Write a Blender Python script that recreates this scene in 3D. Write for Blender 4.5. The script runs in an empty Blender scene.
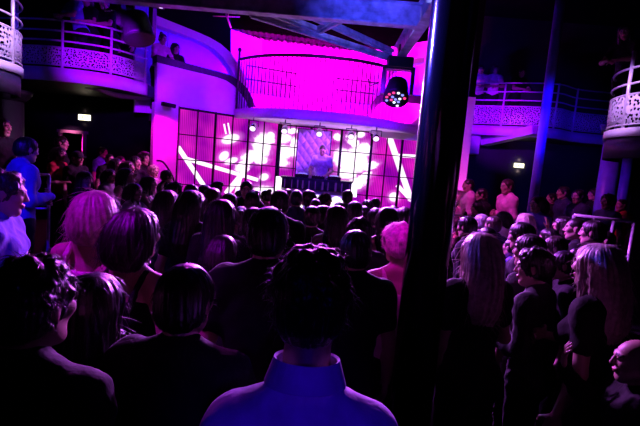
import bpy, math, random
import numpy as np
from mathutils import Vector, Matrix

random.seed(7)
rng = np.random.default_rng(7)
SC = bpy.context.scene
COL = SC.collection
R_ = math.radians

# ------------------------------------------------------------------ camera
FPX, PITCH, ROLL, CAMZ = 427.0, R_(6.3), R_(4.7), 1.98
cam_d = bpy.data.cameras.new('camera')
cam_d.sensor_width = 36.0
cam_d.lens = 36.0 * FPX / 640.0
cam_d.clip_start = 0.05
cam = bpy.data.objects.new('camera', cam_d)
COL.objects.link(cam)
cam.matrix_world = (Matrix.Translation((0, 0, CAMZ)) @ Matrix.Rotation(math.pi / 2 - PITCH, 4, 'X')
                    @ Matrix.Rotation(ROLL, 4, 'Z'))
SC.camera = cam

# survey helpers: turn a measured direction into a place in the hall
_RT = np.array([1., 0, 0]); _FW = np.array([0, math.cos(PITCH), -math.sin(PITCH)]); _UP = np.array([0, math.sin(PITCH), math.cos(PITCH)])
_R2 = _RT * math.cos(ROLL) + _UP * math.sin(ROLL)
_U2 = -_RT * math.sin(ROLL) + _UP * math.cos(ROLL)


def ray(px, py):
    return _R2 * ((px - 320) / FPX) + _U2 * (-(py - 213) / FPX) + _FW


def at(px, py, Y):
    d = ray(px, py)
    return Vector(np.array([0, 0, CAMZ]) + d * (Y / d[1]))


def on_plane(px, py, A, B, back=0.0):
    """point of the vertical plane through plan points A,B (moved back by `back`)"""
    d = ray(px, py)
    n = np.array([-(B[1] - A[1]), B[0] - A[0]]); n = n / np.linalg.norm(n)
    if n[1] < 0: n = -n
    c = n[0] * A[0] + n[1] * A[1] + back
    t = c / (n[0] * d[0] + n[1] * d[1])
    return Vector(np.array([0, 0, CAMZ]) + d * t)


# ------------------------------------------------------------------ world, exposure, lights
W = bpy.data.worlds.new('world'); SC.world = W; W.use_nodes = True
W.node_tree.nodes['Background'].inputs[0].default_value = (0.002, 0.0, 0.01, 1)
W.node_tree.nodes['Background'].inputs[1].default_value = 0.0
SC.view_settings.view_transform = 'Standard'
SC.view_settings.look = 'None'
SC.view_settings.gamma = 1.0
SC.view_settings.exposure = 0.0
SC.view_settings.use_curve_mapping = False

MAGENTA = (1.0, 0.0, 0.85); VIOLET = (0.24, 0.0, 1.0); BLUE = (0.03, 0.0, 1.0); LILAC = (0.6, 0.12, 1.0)
ICE = (0.30, 0.34, 1.0); PINK = (1.0, 0.03, 0.5)


def spot(loc, target, power, color, cone=40, blend=0.3, size=0.08):
    l = bpy.data.lights.new('spot', 'SPOT'); l.energy = power; l.color = color
    l.spot_size = R_(cone); l.spot_blend = blend; l.shadow_soft_size = size
    o = bpy.data.objects.new('spot', l); COL.objects.link(o)
    o.location = loc
    o.rotation_euler = (Vector(target) - Vector(loc)).to_track_quat('-Z', 'Y').to_euler()
    return o


def area(loc, target, power, color, sx, sy, spread=180):
    l = bpy.data.lights.new('area', 'AREA'); l.shape = 'RECTANGLE'; l.size = sx; l.size_y = sy
    l.energy = power; l.color = color; l.spread = R_(spread)
    o = bpy.data.objects.new('area', l); COL.objects.link(o)
    o.location = loc
    o.rotation_euler = (Vector(target) - Vector(loc)).to_track_quat('-Z', 'Y').to_euler()
    return o


# washes hung just beyond the steel beam: violet on the side walls of the stage and the canopy edge
spot((-1.3, 7.0, 3.55), (-3.05, 9.9, 3.42), 560, VIOLET, 32, 0.35)
spot((-0.6, 7.2, 3.55), (-2.25, 10.5, 3.4), 480, VIOLET, 26, 0.35)
spot((0.6, 7.4, 3.5), (2.0, 11.0, 3.35), 300, VIOLET, 24, 0.4)
spot((-0.1, 6.9, 3.6), (-0.1, 9.6, 3.05), 560, (0.13, 0, 1), 60, 0.6)
spot((0.5, 6.9, 3.6), (1.4, 10.2, 3.05), 560, (0.13, 0, 1), 40, 0.6)
spot((-0.6, 8.4, 4.0), (-3.4, 9.9, 4.75), 330, (0.2, 0, 1), 50, 0.5)
# curtain of the niche, from unseen area lights added over the canopy and near its top
for x in (-1.7, -0.8, 0.1, 1.0, 1.8):
    area((x, 10.9, 3.25), (x, 11.95, 4.5), 34, MAGENTA, 0.5, 0.1, 120)
for x in (-1.8, -0.6, 0.6, 1.7):
    area((x, 11.0, 5.75), (x - 0.1, 12.2, 5.0), 40, MAGENTA, 0.5, 0.1, 110)
# blue washers inside the two side boxes
area((-2.3, 11.0, 5.3), (-3.4, 11.2, 4.2), 160, BLUE, 0.8, 0.3)
area((-2.3, 11.3, 3.9), (-2.9, 11.6, 4.4), 90, BLUE, 0.5, 0.3)
area((2.0, 11.35, 3.95), (2.0, 12.0, 4.3), 90, BLUE, 0.6, 0.1)
# magenta strip at the left end of the stage
spot((-3.42, 8.75, 2.95), (-3.55, 9.4, 1.7), 170, MAGENTA, 95, 0.5)
# left balcony: violet from the stage end, blue from the house end
spot((-2.9, 6.0, 3.7), (-4.25, 8.75, 3.6), 950, (0.27, 0.0, 1.0), 42, 0.6)
spot((-4.4, 5.4, 3.7), (-5.9, 8.3, 3.6), 70, BLUE, 34, 0.7)
# right balcony
spot((3.3, 8.2, 3.6), (4.6, 11.3, 3.55), 1050, (0.25, 0.0, 1.0), 34, 0.6)
spot((5.0, 8.4, 3.7), (6.2, 11.2, 3.5), 60, BLUE, 34, 0.7)
spot((2.7, 8.6, 2.5), (4.9, 11.4, 3.2), 160, (0.5, 0.05, 1.0), 17, 0.4)
# side boxes near the camera
spot((-2.4, 4.4, 4.6), (-4.4, 5.9, 3.4), 950, (0.62, 0.35, 1.0), 26, 0.4)
spot((2.4, 5.0, 4.4), (4.4, 6.3, 3.15), 600, (0.62, 0.30, 1.0), 22, 0.4)
# blue shaft on the iron column at the right
spot((3.0, 5.4, 3.0), (3.56, 7.2, 3.0), 460, (0.02, 0, 1), 44, 0.7)
# steelwork under the ceiling
spot((0.6, 4.4, 3.3), (0.5, 6.6, 4.3), 420, (0.05, 0.06, 1.0), 52, 0.95)
spot((-0.6, 9.2, 5.4), (0.0, 7.3, 4.15), 760, (0.3, 0.3, 1.0), 44, 0.7)
area((-5.0, 4.4, 3.7), (0.5, 2.1, 3.5), 150, (0.08, 0.05, 1.0), 0.12, 2.6, 14)  # unseen blue strip light added for the streak on the black column
spot((0.5, 4.4, 3.4), (1.25, 6.0, 4.2), 16, (0.4, 0.1, 1.0), 50, 0.7)
# backlight on the crowd, from the canopy lamps and from added unseen spots
spot((-0.6, 9.3, 3.05), (-1.0, 2.0, 1.65), 5200, LILAC, 40, 0.6, 0.12)
spot((0.9, 9.3, 3.05), (0.6, 2.2, 1.65), 4600, LILAC, 40, 0.6, 0.12)
spot((1.2, 8.2, 3.5), (2.7, 4.2, 1.6), 2600, (0.6, 0.07, 1.0), 52, 0.6, 0.12)
spot((-0.9, 6.6, 3.95), (2.35, 4.2, 1.55), 5200, (0.55, 0.09, 1.0), 46, 0.5, 0.1)  # unseen spot added under the steel beam for the left sides of heads
spot((-1.5, 9.0, 4.2), (-1.2, 2.0, 1.6), 900, (0.8, 0.05, 1.0), 30, 0.6, 0.12)
# magenta head over the left of the floor, on the blonde woman and her neighbour
spot((-2.6, 1.0, 4.6), (-1.02, 2.08, 1.55), 620, (0.5, 0.0, 1.0), 24, 0.6)
# added magenta spot on the curls beside the column, added violet spot on the long fair hair right of it
spot((-0.5, 1.2, 4.6), (0.47, 2.45, 1.62), 420, (0.8, 0.0, 0.9), 8, 0.6)
spot((-0.9, 6.6, 3.95), (1.2, 2.2, 1.62), 2600, (0.62, 0.14, 1.0), 14, 0.6, 0.1)
# crowd under the left balcony
spot((-1.9, 8.4, 2.9), (-4.4, 7.6, 1.6), 520, (0.9, 0.12, 0.9), 60, 0.6)
# guests at the back on the right
spot((1.7, 7.0, 3.7), (4.3, 8.3, 1.55), 260, (0.95, 0.06, 0.8), 58, 0.6)
# blue house lights behind the camera
spot((-1.2, -1.6, 4.6), (-2.0, 2.5, 1.15), 620, BLUE, 13, 0.6)
spot((-1.6, -1.2, 4.6), (-2.95, 4.4, 1.5), 2000, BLUE, 10, 0.6)
spot((0.25, -1.4, 2.35), (-0.03, 0.97, 1.30), 60, (0.05, 0.0, 1.0), 17, 0.8)


# ------------------------------------------------------------------ materials
def new_mat(name):
    m = bpy.data.materials.new(name); m.use_nodes = True
    return m, m.node_tree.nodes, m.node_tree.links


def principled(name, color, rough=0.6, metal=0.0, spec=0.5, noise=None, bump=None, sheen=0.0, srough=0.35):
    m, N, L = new_mat(name)
    b = N['Principled BSDF']
    b.inputs['Base Color'].default_value = (*color, 1); b.inputs['Roughness'].default_value = rough
    b.inputs['Metallic'].default_value = metal; b.inputs['Specular IOR Level'].default_value = spec
    if sheen: b.inputs['Sheen Weight'].default_value = sheen; b.inputs['Sheen Roughness'].default_value = srough
    tc = N.new('ShaderNodeTexCoord')
    if noise:
        sc, amt = noise
        n = N.new('ShaderNodeTexNoise'); n.inputs['Scale'].default_value = sc; n.inputs['Detail'].default_value = 4
        L.new(tc.outputs['Object'], n.inputs['Vector'])
        r = N.new('ShaderNodeValToRGB')
        r.color_ramp.elements[0].position = 0.3; r.color_ramp.elements[1].position = 0.7
        r.color_ramp.elements[0].color = (*[c * (1 - amt) for c in color], 1)
        r.color_ramp.elements[1].color = (*[min(1, c * (1 + amt)) for c in color], 1)
        L.new(n.outputs['Fac'], r.inputs['Fac']); L.new(r.outputs['Color'], b.inputs['Base Color'])
    if bump:
        scv, strength, dist = bump
        mp = N.new('ShaderNodeMapping'); mp.inputs['Scale'].default_value = scv
        n2 = N.new('ShaderNodeTexNoise'); n2.inputs['Scale'].default_value = 1.0; n2.inputs['Detail'].default_value = 3
        L.new(tc.outputs['Object'], mp.inputs['Vector']); L.new(mp.outputs['Vector'], n2.inputs['Vector'])
        bp = N.new('ShaderNodeBump'); bp.inputs['Strength'].default_value = strength; bp.inputs['Distance'].default_value = dist
        L.new(n2.outputs['Fac'], bp.inputs['Height']); L.new(bp.outputs['Normal'], b.inputs['Normal'])
    return m


def emission(name, color, strength):
    m, N, L = new_mat(name)
    N.remove(N['Principled BSDF'])
    e = N.new('ShaderNodeEmission'); e.inputs[0].default_value = (*color, 1); e.inputs[1].default_value = strength
    L.new(e.outputs[0], N['Material Output'].inputs[0])
    return m


M = {}
M['black_wall'] = principled('black_wall', (0.004, 0.004, 0.005), 0.9, 0.0, 0.02, noise=(3, 0.3))
M['floor'] = principled('dark_floor', (0.008, 0.007, 0.008), 0.6, 0.0, 0.1, noise=(5, 0.4))
M['plaster'] = principled('pale_plaster', (0.75, 0.74, 0.76), 0.7, noise=(2.5, 0.05))
M['violet_lit_wall'] = principled('violet_lit_wall', (0.22, 0.12, 0.8), 0.6, noise=(5, 0.1))  # violet light on the low walls is put into the base colour
M['trim'] = principled('painted_trim', (0.7, 0.68, 0.7), 0.55, noise=(6, 0.05))
M['dark_cap'] = principled('dark_upholstered_cap', (0.02, 0.018, 0.03), 0.6, noise=(20, 0.3))
M['steel'] = principled('brushed_rail_steel', (0.75, 0.73, 0.75), 0.35, 0.25, noise=(30, 0.1))
M['dark_steel'] = principled('dark_iron', (0.05, 0.045, 0.06), 0.45, 0.5, noise=(20, 0.2))
M['beam'] = principled('painted_steel_beam', (0.42, 0.44, 0.5), 0.45, 0.2, noise=(7, 0.45), bump=((9, 9, 40), 0.35, 0.02))
M['column'] = principled('gloss_black_column', (0.004, 0.004, 0.006), 0.15, 0.0, 0.6, noise=(6, 0.2))
M['column_pale'] = principled('blue_lit_column', (0.10, 0.08, 0.42), 0.4, noise=(6, 0.2))  # blue light on these columns is put into the base colour
M['curtain'] = principled('pleated_curtain', (0.85, 0.12, 0.75), 0.75, noise=(8, 0.1))
M['fixture'] = principled('black_fixture', (0.008, 0.008, 0.009), 0.5, 0.0, 0.25, noise=(25, 0.3))
M['chrome'] = principled('chrome', (0.8, 0.8, 0.82), 0.15, 1.0, noise=(10, 0.05))
M['tuft'] = principled('tufted_vinyl', (0.42, 0.25, 0.62), 0.4, noise=(5, 0.1))
M['booth'] = principled('booth_gloss', (0.03, 0.03, 0.08), 0.25, noise=(8, 0.4))
M['white_box'] = principled('white_laminate', (0.8, 0.78, 0.82), 0.5, noise=(6, 0.04))
M['exit'] = emission('exit_sign_lens', (1.0, 0.93, 0.62), 3.0)
M['exit_green'] = principled('exit_sign_ink', (0.02, 0.12, 0.03), 0.6, noise=(20, 0.1))
M['white_glow'] = emission('white_glow', (1.0, 0.85, 1.0), 1.8)
M['pale_glow'] = emission('pale_pink_glow', (1.0, 0.42, 1.0), 1.6)
M['lamp_glow'] = emission('lamp_lens', (0.8, 0.5, 1.0), 2.2)
M['red_dot'] = emission('red_led', (1.0, 0.05, 0.25), 1.5)
M['blue_dot'] = emission('blue_led', (0.25, 0.25, 1.0), 1.5)
M['white_dot'] = emission('white_led', (0.85, 0.85, 1.0), 1.6)
M['booth_glow'] = emission('booth_glow', (0.36, 0.14, 1.0), 0.9)
M['booth_strip'] = emission('booth_strip', (0.2, 0.03, 0.7), 0.25)


def screen_mat(blobs, bars):
    """picture shown by a video wall: magenta stripes, white patches with a painted glow, and beams; uv in metres of the wall"""
    m, N, L = new_mat('led_video_wall')
    N.remove(N['Principled BSDF'])
    tc = N.new('ShaderNodeTexCoord')
    w = N.new('ShaderNodeTexWave'); w.wave_type = 'BANDS'; w.bands_direction = 'X'
    w.inputs['Scale'].default_value = 7.0; w.inputs['Distortion'].default_value = 0.6; w.inputs['Detail'].default_value = 1
    L.new(tc.outputs['UV'], w.inputs['Vector'])
    n = N.new('ShaderNodeTexNoise'); n.inputs['Scale'].default_value = 1.3; n.inputs['Detail'].default_value = 2
    L.new(tc.outputs['UV'], n.inputs['Vector'])
    r = N.new('ShaderNodeValToRGB'); e = r.color_ramp.elements
    e[0].position = 0.34; e[0].color = (0.34, 0.0, 0.5, 1)
    e[1].position = 0.66; e[1].color = (1.0, 0.015, 0.75, 1)
    L.new(n.outputs['Fac'], r.inputs['Fac'])
    mx = N.new('ShaderNodeMixRGB'); mx.blend_type = 'MULTIPLY'; mx.inputs[0].default_value = 0.45
    L.new(r.outputs['Color'], mx.inputs[1]); L.new(w.outputs['Color'], mx.inputs[2])
    # ragged, glitchy edges
    n2 = N.new('ShaderNodeTexNoise'); n2.inputs['Scale'].default_value = 9.0; n2.inputs['Detail'].default_value = 3
    L.new(tc.outputs['UV'], n2.inputs['Vector'])
    sb = N.new('ShaderNodeVectorMath'); sb.operation = 'SUBTRACT'; sb.inputs[1].default_value = (0.5, 0.5, 0.5); L.new(n2.outputs['Color'], sb.inputs[0])
    scl = N.new('ShaderNodeVectorMath'); scl.operation = 'MULTIPLY'; scl.inputs[1].default_value = (0.22, 0.07, 0); L.new(sb.outputs[0], scl.inputs[0])
    ad = N.new('ShaderNodeVectorMath'); ad.operation = 'ADD'; L.new(tc.outputs['UV'], ad.inputs[0]); L.new(scl.outputs[0], ad.inputs[1])
    acc = [None, None]

    def join(i, sock):
        if acc[i] is None: acc[i] = sock; return
        q = N.new('ShaderNodeMath'); q.operation = 'MAXIMUM'; L.new(acc[i], q.inputs[0]); L.new(sock, q.inputs[1]); acc[i] = q.outputs[0]

    def ramp(sock, a_, b_, to):
        q = N.new('ShaderNodeMapRange'); q.interpolation_type = 'SMOOTHSTEP'
        q.inputs['From Min'].default_value = b_; q.inputs['From Max'].default_value = a_
        q.inputs['To Min'].default_value = 0; q.inputs['To Max'].default_value = to
        L.new(sock, q.inputs['Value']); return q.outputs[0]
    for (u, v, ru, rv, ang, rag) in blobs:
        mp = N.new('ShaderNodeMapping'); mp.vector_type = 'TEXTURE'
        mp.inputs['Location'].default_value = (u, v, 0); mp.inputs['Rotation'].default_value = (0, 0, ang); mp.inputs['Scale'].default_value = (ru, rv, 1)
        L.new(ad.outputs[0] if rag else tc.outputs['UV'], mp.inputs['Vector'])
        ln = N.new('ShaderNodeVectorMath'); ln.operation = 'LENGTH'; L.new(mp.outputs[0], ln.inputs[0])
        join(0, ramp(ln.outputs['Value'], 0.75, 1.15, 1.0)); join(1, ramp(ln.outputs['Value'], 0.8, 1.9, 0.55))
    for (u, v, ru, rv, ang) in bars:
        mp = N.new('ShaderNodeMapping'); mp.vector_type = 'TEXTURE'
        mp.inputs['Location'].default_value = (u, v, 0); mp.inputs['Rotation'].default_value = (0, 0, ang); mp.inputs['Scale'].default_value = (ru, rv, 1)
        L.new(tc.outputs['UV'], mp.inputs['Vector'])
        ab_ = N.new('ShaderNodeVectorMath'); ab_.operation = 'ABSOLUTE'; L.new(mp.outputs[0], ab_.inputs[0])
        sx = N.new('ShaderNodeSeparateXYZ'); L.new(ab_.outputs[0], sx.inputs[0])
        e1 = ramp(sx.outputs['X'], 0.97, 1.03, 1.0); e2 = ramp(sx.outputs['Y'], 0.7, 1.2, 1.0)
        q = N.new('ShaderNodeMath'); q.operation = 'MULTIPLY'; L.new(e1, q.inputs[0]); L.new(e2, q.inputs[1]); join(0, q.outputs[0])
    halo = N.new('ShaderNodeMixRGB'); L.new(acc[1], halo.inputs[0]); L.new(mx.outputs[0], halo.inputs[1]); halo.inputs[2].default_value = (1.05, 0.25, 1.05, 1)  # glow around the white patches, painted into the screen colour
    fin = N.new('ShaderNodeMixRGB'); L.new(acc[0], fin.inputs[0]); L.new(halo.outputs[0], fin.inputs[1]); fin.inputs[2].default_value = (1.7, 1.35, 1.7, 1)
    em = N.new('ShaderNodeEmission'); em.inputs[1].default_value = 1.0
    L.new(fin.outputs[0], em.inputs[0]); L.new(em.outputs[0], N['Material Output'].inputs[0])
    return m


def perforated(name, color, scale):
    m, N, L = new_mat(name)
    b = N['Principled BSDF']; b.inputs['Base Color'].default_value = (*color, 1); b.inputs['Roughness'].default_value = 0.5
    tc = N.new('ShaderNodeTexCoord'); v = N.new('ShaderNodeTexVoronoi'); v.feature = 'F1'; v.voronoi_dimensions = '2D'
    v.inputs['Scale'].default_value = scale; v.inputs['Randomness'].default_value = 0.75
    L.new(tc.outputs['UV'], v.inputs['Vector'])
    lt = N.new('ShaderNodeMath'); lt.operation = 'LESS_THAN'; lt.inputs[1].default_value = 0.35
    L.new(v.outputs['Distance'], lt.inputs[0])
    t = N.new('ShaderNodeBsdfTransparent'); mx = N.new('ShaderNodeMixShader')
    L.new(lt.outputs[0], mx.inputs[0]); L.new(b.outputs[0], mx.inputs[1]); L.new(t.outputs[0], mx.inputs[2])
    L.new(mx.outputs[0], N['Material Output'].inputs[0])
    return m


M['perf'] = perforated('perforated_sheet', (0.75, 0.74, 0.76), 22.0)
M['perf_big'] = perforated('perforated_sheet_coarse', (0.75, 0.74, 0.76), 16.5)

SKIN = {'light': principled('skin_light', (0.38, 0.23, 0.18), 0.5, noise=(30, 0.06)),
        'tan': principled('skin_tan', (0.36, 0.21, 0.15), 0.5, noise=(30, 0.06)),
        'dark': principled('skin_dark', (0.20, 0.11, 0.075), 0.45, noise=(30, 0.06))}
LIPS = principled('lips', (0.42, 0.14, 0.13), 0.4, noise=(60, 0.1))
EYEW = principled('eye_white', (0.5, 0.48, 0.47), 0.2, noise=(60, 0.03))
EYED = principled('eye_iris', (0.02, 0.015, 0.012), 0.15, noise=(60, 0.1))
BROW = principled('eyebrow', (0.02, 0.013, 0.01), 0.7, noise=(60, 0.2))


def hair_mat(name, c, spec=0.5):
    return principled(name, c, 0.34, 0.0, spec, noise=(40, 0.35), bump=((260, 260, 14), 0.5, 0.003), sheen=0.18, srough=0.10)


HAIR = {'black': hair_mat('hair_black', (0.003, 0.0025, 0.003)), 'dark': hair_mat('hair_dark_brown', (0.009, 0.006, 0.005)),
        'brown': hair_mat('hair_brown', (0.035, 0.021, 0.014)), 'blonde': hair_mat('hair_blonde', (0.40, 0.31, 0.26)),
        'grey': hair_mat('hair_grey', (0.3, 0.3, 0.3)), 'pink': hair_mat('hair_pink', (0.7, 0.2, 0.5))}


def cloth(name, c, rough=0.85):
    return principled(name, c, rough, 0.0, 0.25, noise=(14, 0.18), bump=((45, 45, 25), 0.35, 0.01), sheen=0.08, srough=0.15)


CLOTH = {'black': cloth('cloth_black', (0.003, 0.003, 0.0035)), 'charcoal': cloth('cloth_charcoal', (0.02, 0.02, 0.023)),
         'navy': cloth('cloth_navy', (0.02, 0.025, 0.06)), 'blue': cloth('cloth_blue', (0.12, 0.07, 0.5)),
         'denim': cloth('cloth_denim', (0.05, 0.07, 0.14)), 'white': cloth('cloth_white', (0.72, 0.72, 0.74)),
         'grey': cloth('cloth_grey', (0.25, 0.25, 0.27)), 'pink': cloth('cloth_pink', (0.75, 0.35, 0.55)),
         'red': cloth('cloth_red', (0.35, 0.02, 0.03)), 'lilac': cloth('cloth_lilac', (0.42, 0.36, 0.6)),
         'leather': principled('leather_black', (0.01, 0.01, 0.01), 0.4, noise=(30, 0.3))}
SHOE = principled('shoe_leather', (0.015, 0.013, 0.012), 0.4, noise=(30, 0.3))


# ------------------------------------------------------------------ mesh helpers
class MB:
    def __init__(s): s.v = []; s.f = []; s.uv = []; s.mi = []; s.smooth = []

    def face(s, idx, uv=None, mi=0, smooth=False):
        s.f.append(idx); s.uv.append(uv or [(0, 0)] * len(idx)); s.mi.append(mi); s.smooth.append(smooth)

    def box(s, c, size, R=None, mi=0):
        c = Vector(c); h = Vector(size) / 2; b = len(s.v)
        for x, y, z in ((-1, -1, -1), (1, -1, -1), (1, 1, -1), (-1, 1, -1), (-1, -1, 1), (1, -1, 1), (1, 1, 1), (-1, 1, 1)):
            p = Vector((x * h.x, y * h.y, z * h.z))
            s.v.append(c + (R @ p if R else p))
        w, d, t = size
        for q, uv in (((0, 3, 2, 1), (w, d)), ((4, 5, 6, 7), (w, d)), ((0, 1, 5, 4), (w, t)), ((1, 2, 6, 5), (d, t)), ((2, 3, 7, 6), (w, t)), ((3, 0, 4, 7), (d, t))):
            s.face([b + i for i in q], [(0, 0), (uv[0], 0), uv, (0, uv[1])], mi)
        return s

    def beam(s, a, b_, w, t, up=(0, 0, 1), mi=0):
        a = Vector(a); b_ = Vector(b_); d = b_ - a; L = d.length; d.normalize()
        x = d.cross(Vector(up)).normalized(); z = x.cross(d)
        R = Matrix((x, d, z)).transposed()
        return s.box((a + b_) / 2, (w, L, t), R, mi)

    def tube(s, pts, r, n=8, closed=False, mi=0, caps=True):
        pts = [Vector(p) for p in pts]; K = len(pts); b = len(s.v)
        rr = r if isinstance(r, (list, tuple)) else [r] * K
        ref = None
        for i, p in enumerate(pts):
            if closed: t = pts[(i + 1) % K] - pts[i - 1]
            else: t = pts[min(i + 1, K - 1)] - pts[max(i - 1, 0)]
            t.normalize()
            if ref is None:
                ref = Vector((0, 0, 1)) if abs(t.z) < 0.9 else Vector((1, 0, 0))
            u = t.cross(ref).normalized(); v = u.cross(t).normalized(); ref = v
            for k in range(n):
                a = 2 * math.pi * k / n
                s.v.append(p + (u * math.cos(a) + v * math.sin(a)) * rr[i])
        for i in range(K if closed else K - 1):
            j = (i + 1) % K
            for k in range(n):
                k2 = (k + 1) % n
                s.face([b + i * n + k, b + i * n + k2, b + j * n + k2, b + j * n + k], None, mi, True)
        if not closed and caps:
            s.face([b + k for k in range(n)][::-1], None, mi); s.face([b + (K - 1) * n + k for k in range(n)], None, mi)
        return s

    def lathe(s, c, prof, n=24, axis=(0, 0, 1), mi=0):
        """prof: list of (radius, height) along axis"""
        c = Vector(c); q = Vector((0, 0, 1)).rotation_difference(Vector(axis)); b = len(s.v)
        for r, h in prof:
            for k in range(n):
                a = 2 * math.pi * k / n
                s.v.append(c + q @ Vector((r * math.cos(a), r * math.sin(a), h)))
        for i in range(len(prof) - 1):
            for k in range(n):
                k2 = (k + 1) % n
                s.face([b + i * n + k, b + i * n + k2, b + (i + 1) * n + k2, b + (i + 1) * n + k], None, mi, True)
        s.face([b + k for k in range(n)][::-1], None, mi)
        e = b + (len(prof) - 1) * n
        s.face([e + k for k in range(n)], None, mi)
        return s

    def ribbon(s, path, z0, z1, th, mi=0):
        """vertical curved wall over a plan path with thickness, uv = metres"""
        P = [Vector((p[0], p[1])) for p in path]; K = len(P); b = len(s.v); arc = 0
        z0s = z0 if isinstance(z0, (list, tuple)) else [z0] * K
        z1s = z1 if isinstance(z1, (list, tuple)) else [z1] * K
        A = []
        for i in range(K):
            if i: arc += (P[i] - P[i - 1]).length
            A.append(arc)
            t = (P[min(i + 1, K - 1)] - P[max(i - 1, 0)]).normalized(); nrm = Vector((-t.y, t.x)) * th / 2
            for sgn in (-1, 1):
                q = P[i] + nrm * sgn
                s.v.append(Vector((q.x, q.y, z0s[i]))); s.v.append(Vector((q.x, q.y, z1s[i])))
        for i in range(K - 1):
            o, p = b + i * 4, b + (i + 1) * 4
            uv = [(A[i], z0s[i]), (A[i + 1], z0s[i + 1]), (A[i + 1], z1s[i + 1]), (A[i], z1s[i])]
            s.face([o, p, p + 1, o + 1], uv, mi, True)
            s.face([o + 2, o + 3, p + 3, p + 2], [uv[0], uv[3], uv[2], uv[1]], mi, True)
            s.face([o + 1, p + 1, p + 3, o + 3], None, mi)
            s.face([o, o + 2, p + 2, p], None, mi)
        e = b + (K - 1) * 4
        s.face([b, b + 1, b + 3, b + 2], None, mi); s.face([e, e + 2, e + 3, e + 1], None, mi)
        return s

    def prism(s, poly, d, mi=0, uvs=None):
        """closed polygon of 3-D points extruded by vector d"""
        b = len(s.v); K = len(poly); d = Vector(d)
        for p in poly: s.v.append(Vector(p))
        for p in poly: s.v.append(Vector(p) + d)
        s.face(list(range(b, b + K)), uvs, mi); s.face([b + K + i for i in range(K)][::-1], uvs[::-1] if uvs else None, mi)
        for i in range(K):
            j = (i + 1) % K
            s.face([b + j, b + i, b + K + i, b + K + j], None, mi)
        return s

    def strip(s, A, B, d, mi=0):
        """band between two 3-D polylines with thickness vector d"""
        d = Vector(d)
        for i in range(len(A) - 1):
            b = len(s.v)
            q = [Vector(A[i]), Vector(A[i + 1]), Vector(B[i + 1]), Vector(B[i])]
            for p in q: s.v.append(p)
            for p in q: s.v.append(p + d)
            for f in ((0, 1, 2, 3), (7, 6, 5, 4), (0, 4, 5, 1), (3, 2, 6, 7)): s.face([b + k for k in f], None, mi)
            if i == 0: s.face([b + 0, b + 3, b + 7, b + 4], None, mi)
            if i == len(A) - 2: s.face([b + 1, b + 5, b + 6, b + 2], None, mi)
        return s

    def build(s, name, mats, parent=None, loc=None):
        me = bpy.data.meshes.new(name)
        off = Vector(loc) if loc is not None else Vector((0, 0, 0))
        me.from_pydata([tuple(v - off) for v in s.v], [], s.f)
        uvl = me.uv_layers.new(name='UVMap')
        flat = [c for u in s.uv for p in u for c in p]
        uvl.data.foreach_set('uv', flat)
        me.polygons.foreach_set('material_index', s.mi)
        me.polygons.foreach_set('use_smooth', s.smooth)
        for m in (mats if isinstance(mats, (list, tuple)) else [mats]): me.materials.append(m)
        me.update()
        import bmesh
        bm = bmesh.new(); bm.from_mesh(me); bmesh.ops.recalc_face_normals(bm, faces=bm.faces); bm.to_mesh(me); bm.free()
        o = bpy.data.objects.new(name, me); COL.objects.link(o)
        if loc is not None: o.location = off
        if parent is not None:
            o.parent = parent
            if loc is None: o.matrix_parent_inverse = parent.matrix_world.inverted() if parent.type != 'EMPTY' else Matrix.Translation(-parent.location)
        return o


def thing(name, label, cat, loc, group=None):
    o = bpy.data.objects.new(name, None); COL.objects.link(o); o.location = loc; o.empty_display_size = 0.1
    o['label'] = label; o['category'] = cat; o['kind'] = 'thing'
    if group: o['group'] = group
    return o


def tag(o, label, cat, group=None, kind='thing'):
    o['label'] = label; o['category'] = cat; o['kind'] = kind
    if group: o['group'] = group
    return o


def struct(o):
    o['kind'] = 'structure'; return o


def smooth_path(pts, n=8):
    P = [Vector(p) for p in pts]; out = []
    for i in range(len(P) - 1):
        p0 = P[max(i - 1, 0)]; p1 = P[i]; p2 = P[i + 1]; p3 = P[min(i + 2, len(P) - 1)]
        for k in range(n):
            t = k / n
            out.append(0.5 * ((2 * p1) + (p2 - p0) * t + (2 * p0 - 5 * p1 + 4 * p2 - p3) * t * t + (3 * p1 - p0 - 3 * p2 + p3) * t ** 3))
    out.append(P[-1]); return out


def resample(path, n):
    L = [0]
    for a, b in zip(path, path[1:]): L.append(L[-1] + (b - a).length)
    out = []
    for k in range(n):
        d = L[-1] * k / (n - 1); i = 0
        while i < len(L) - 2 and L[i + 1] < d: i += 1
        t = (d - L[i]) / max(L[i + 1] - L[i], 1e-9)
        out.append(path[i].lerp(path[i + 1], min(t, 1)))
    return out


# ================================================================== THE SETTING
struct(MB().box((0, 5, -0.1), (19, 18, 0.2)).build('floor', M['floor']))
struct(MB().box((0, 5, 6.6), (19, 18, 0.2)).build('ceiling', M['black_wall']))
struct(MB().box((-9.1, 5, 3.25), (0.2, 18, 6.5)).build('wall_left', M['black_wall']))
struct(MB().box((9.1, 5, 3.25), (0.2, 18, 6.5)).build('wall_right', M['black_wall']))
struct(MB().box((0, -3.6, 3.25), (18, 0.2, 6.5)).build('wall_front', M['black_wall']))
struct(MB().box((0, 13.6, 3.25), (18, 0.2, 6.5)).build('wall_back', M['black_wall']))
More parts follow.
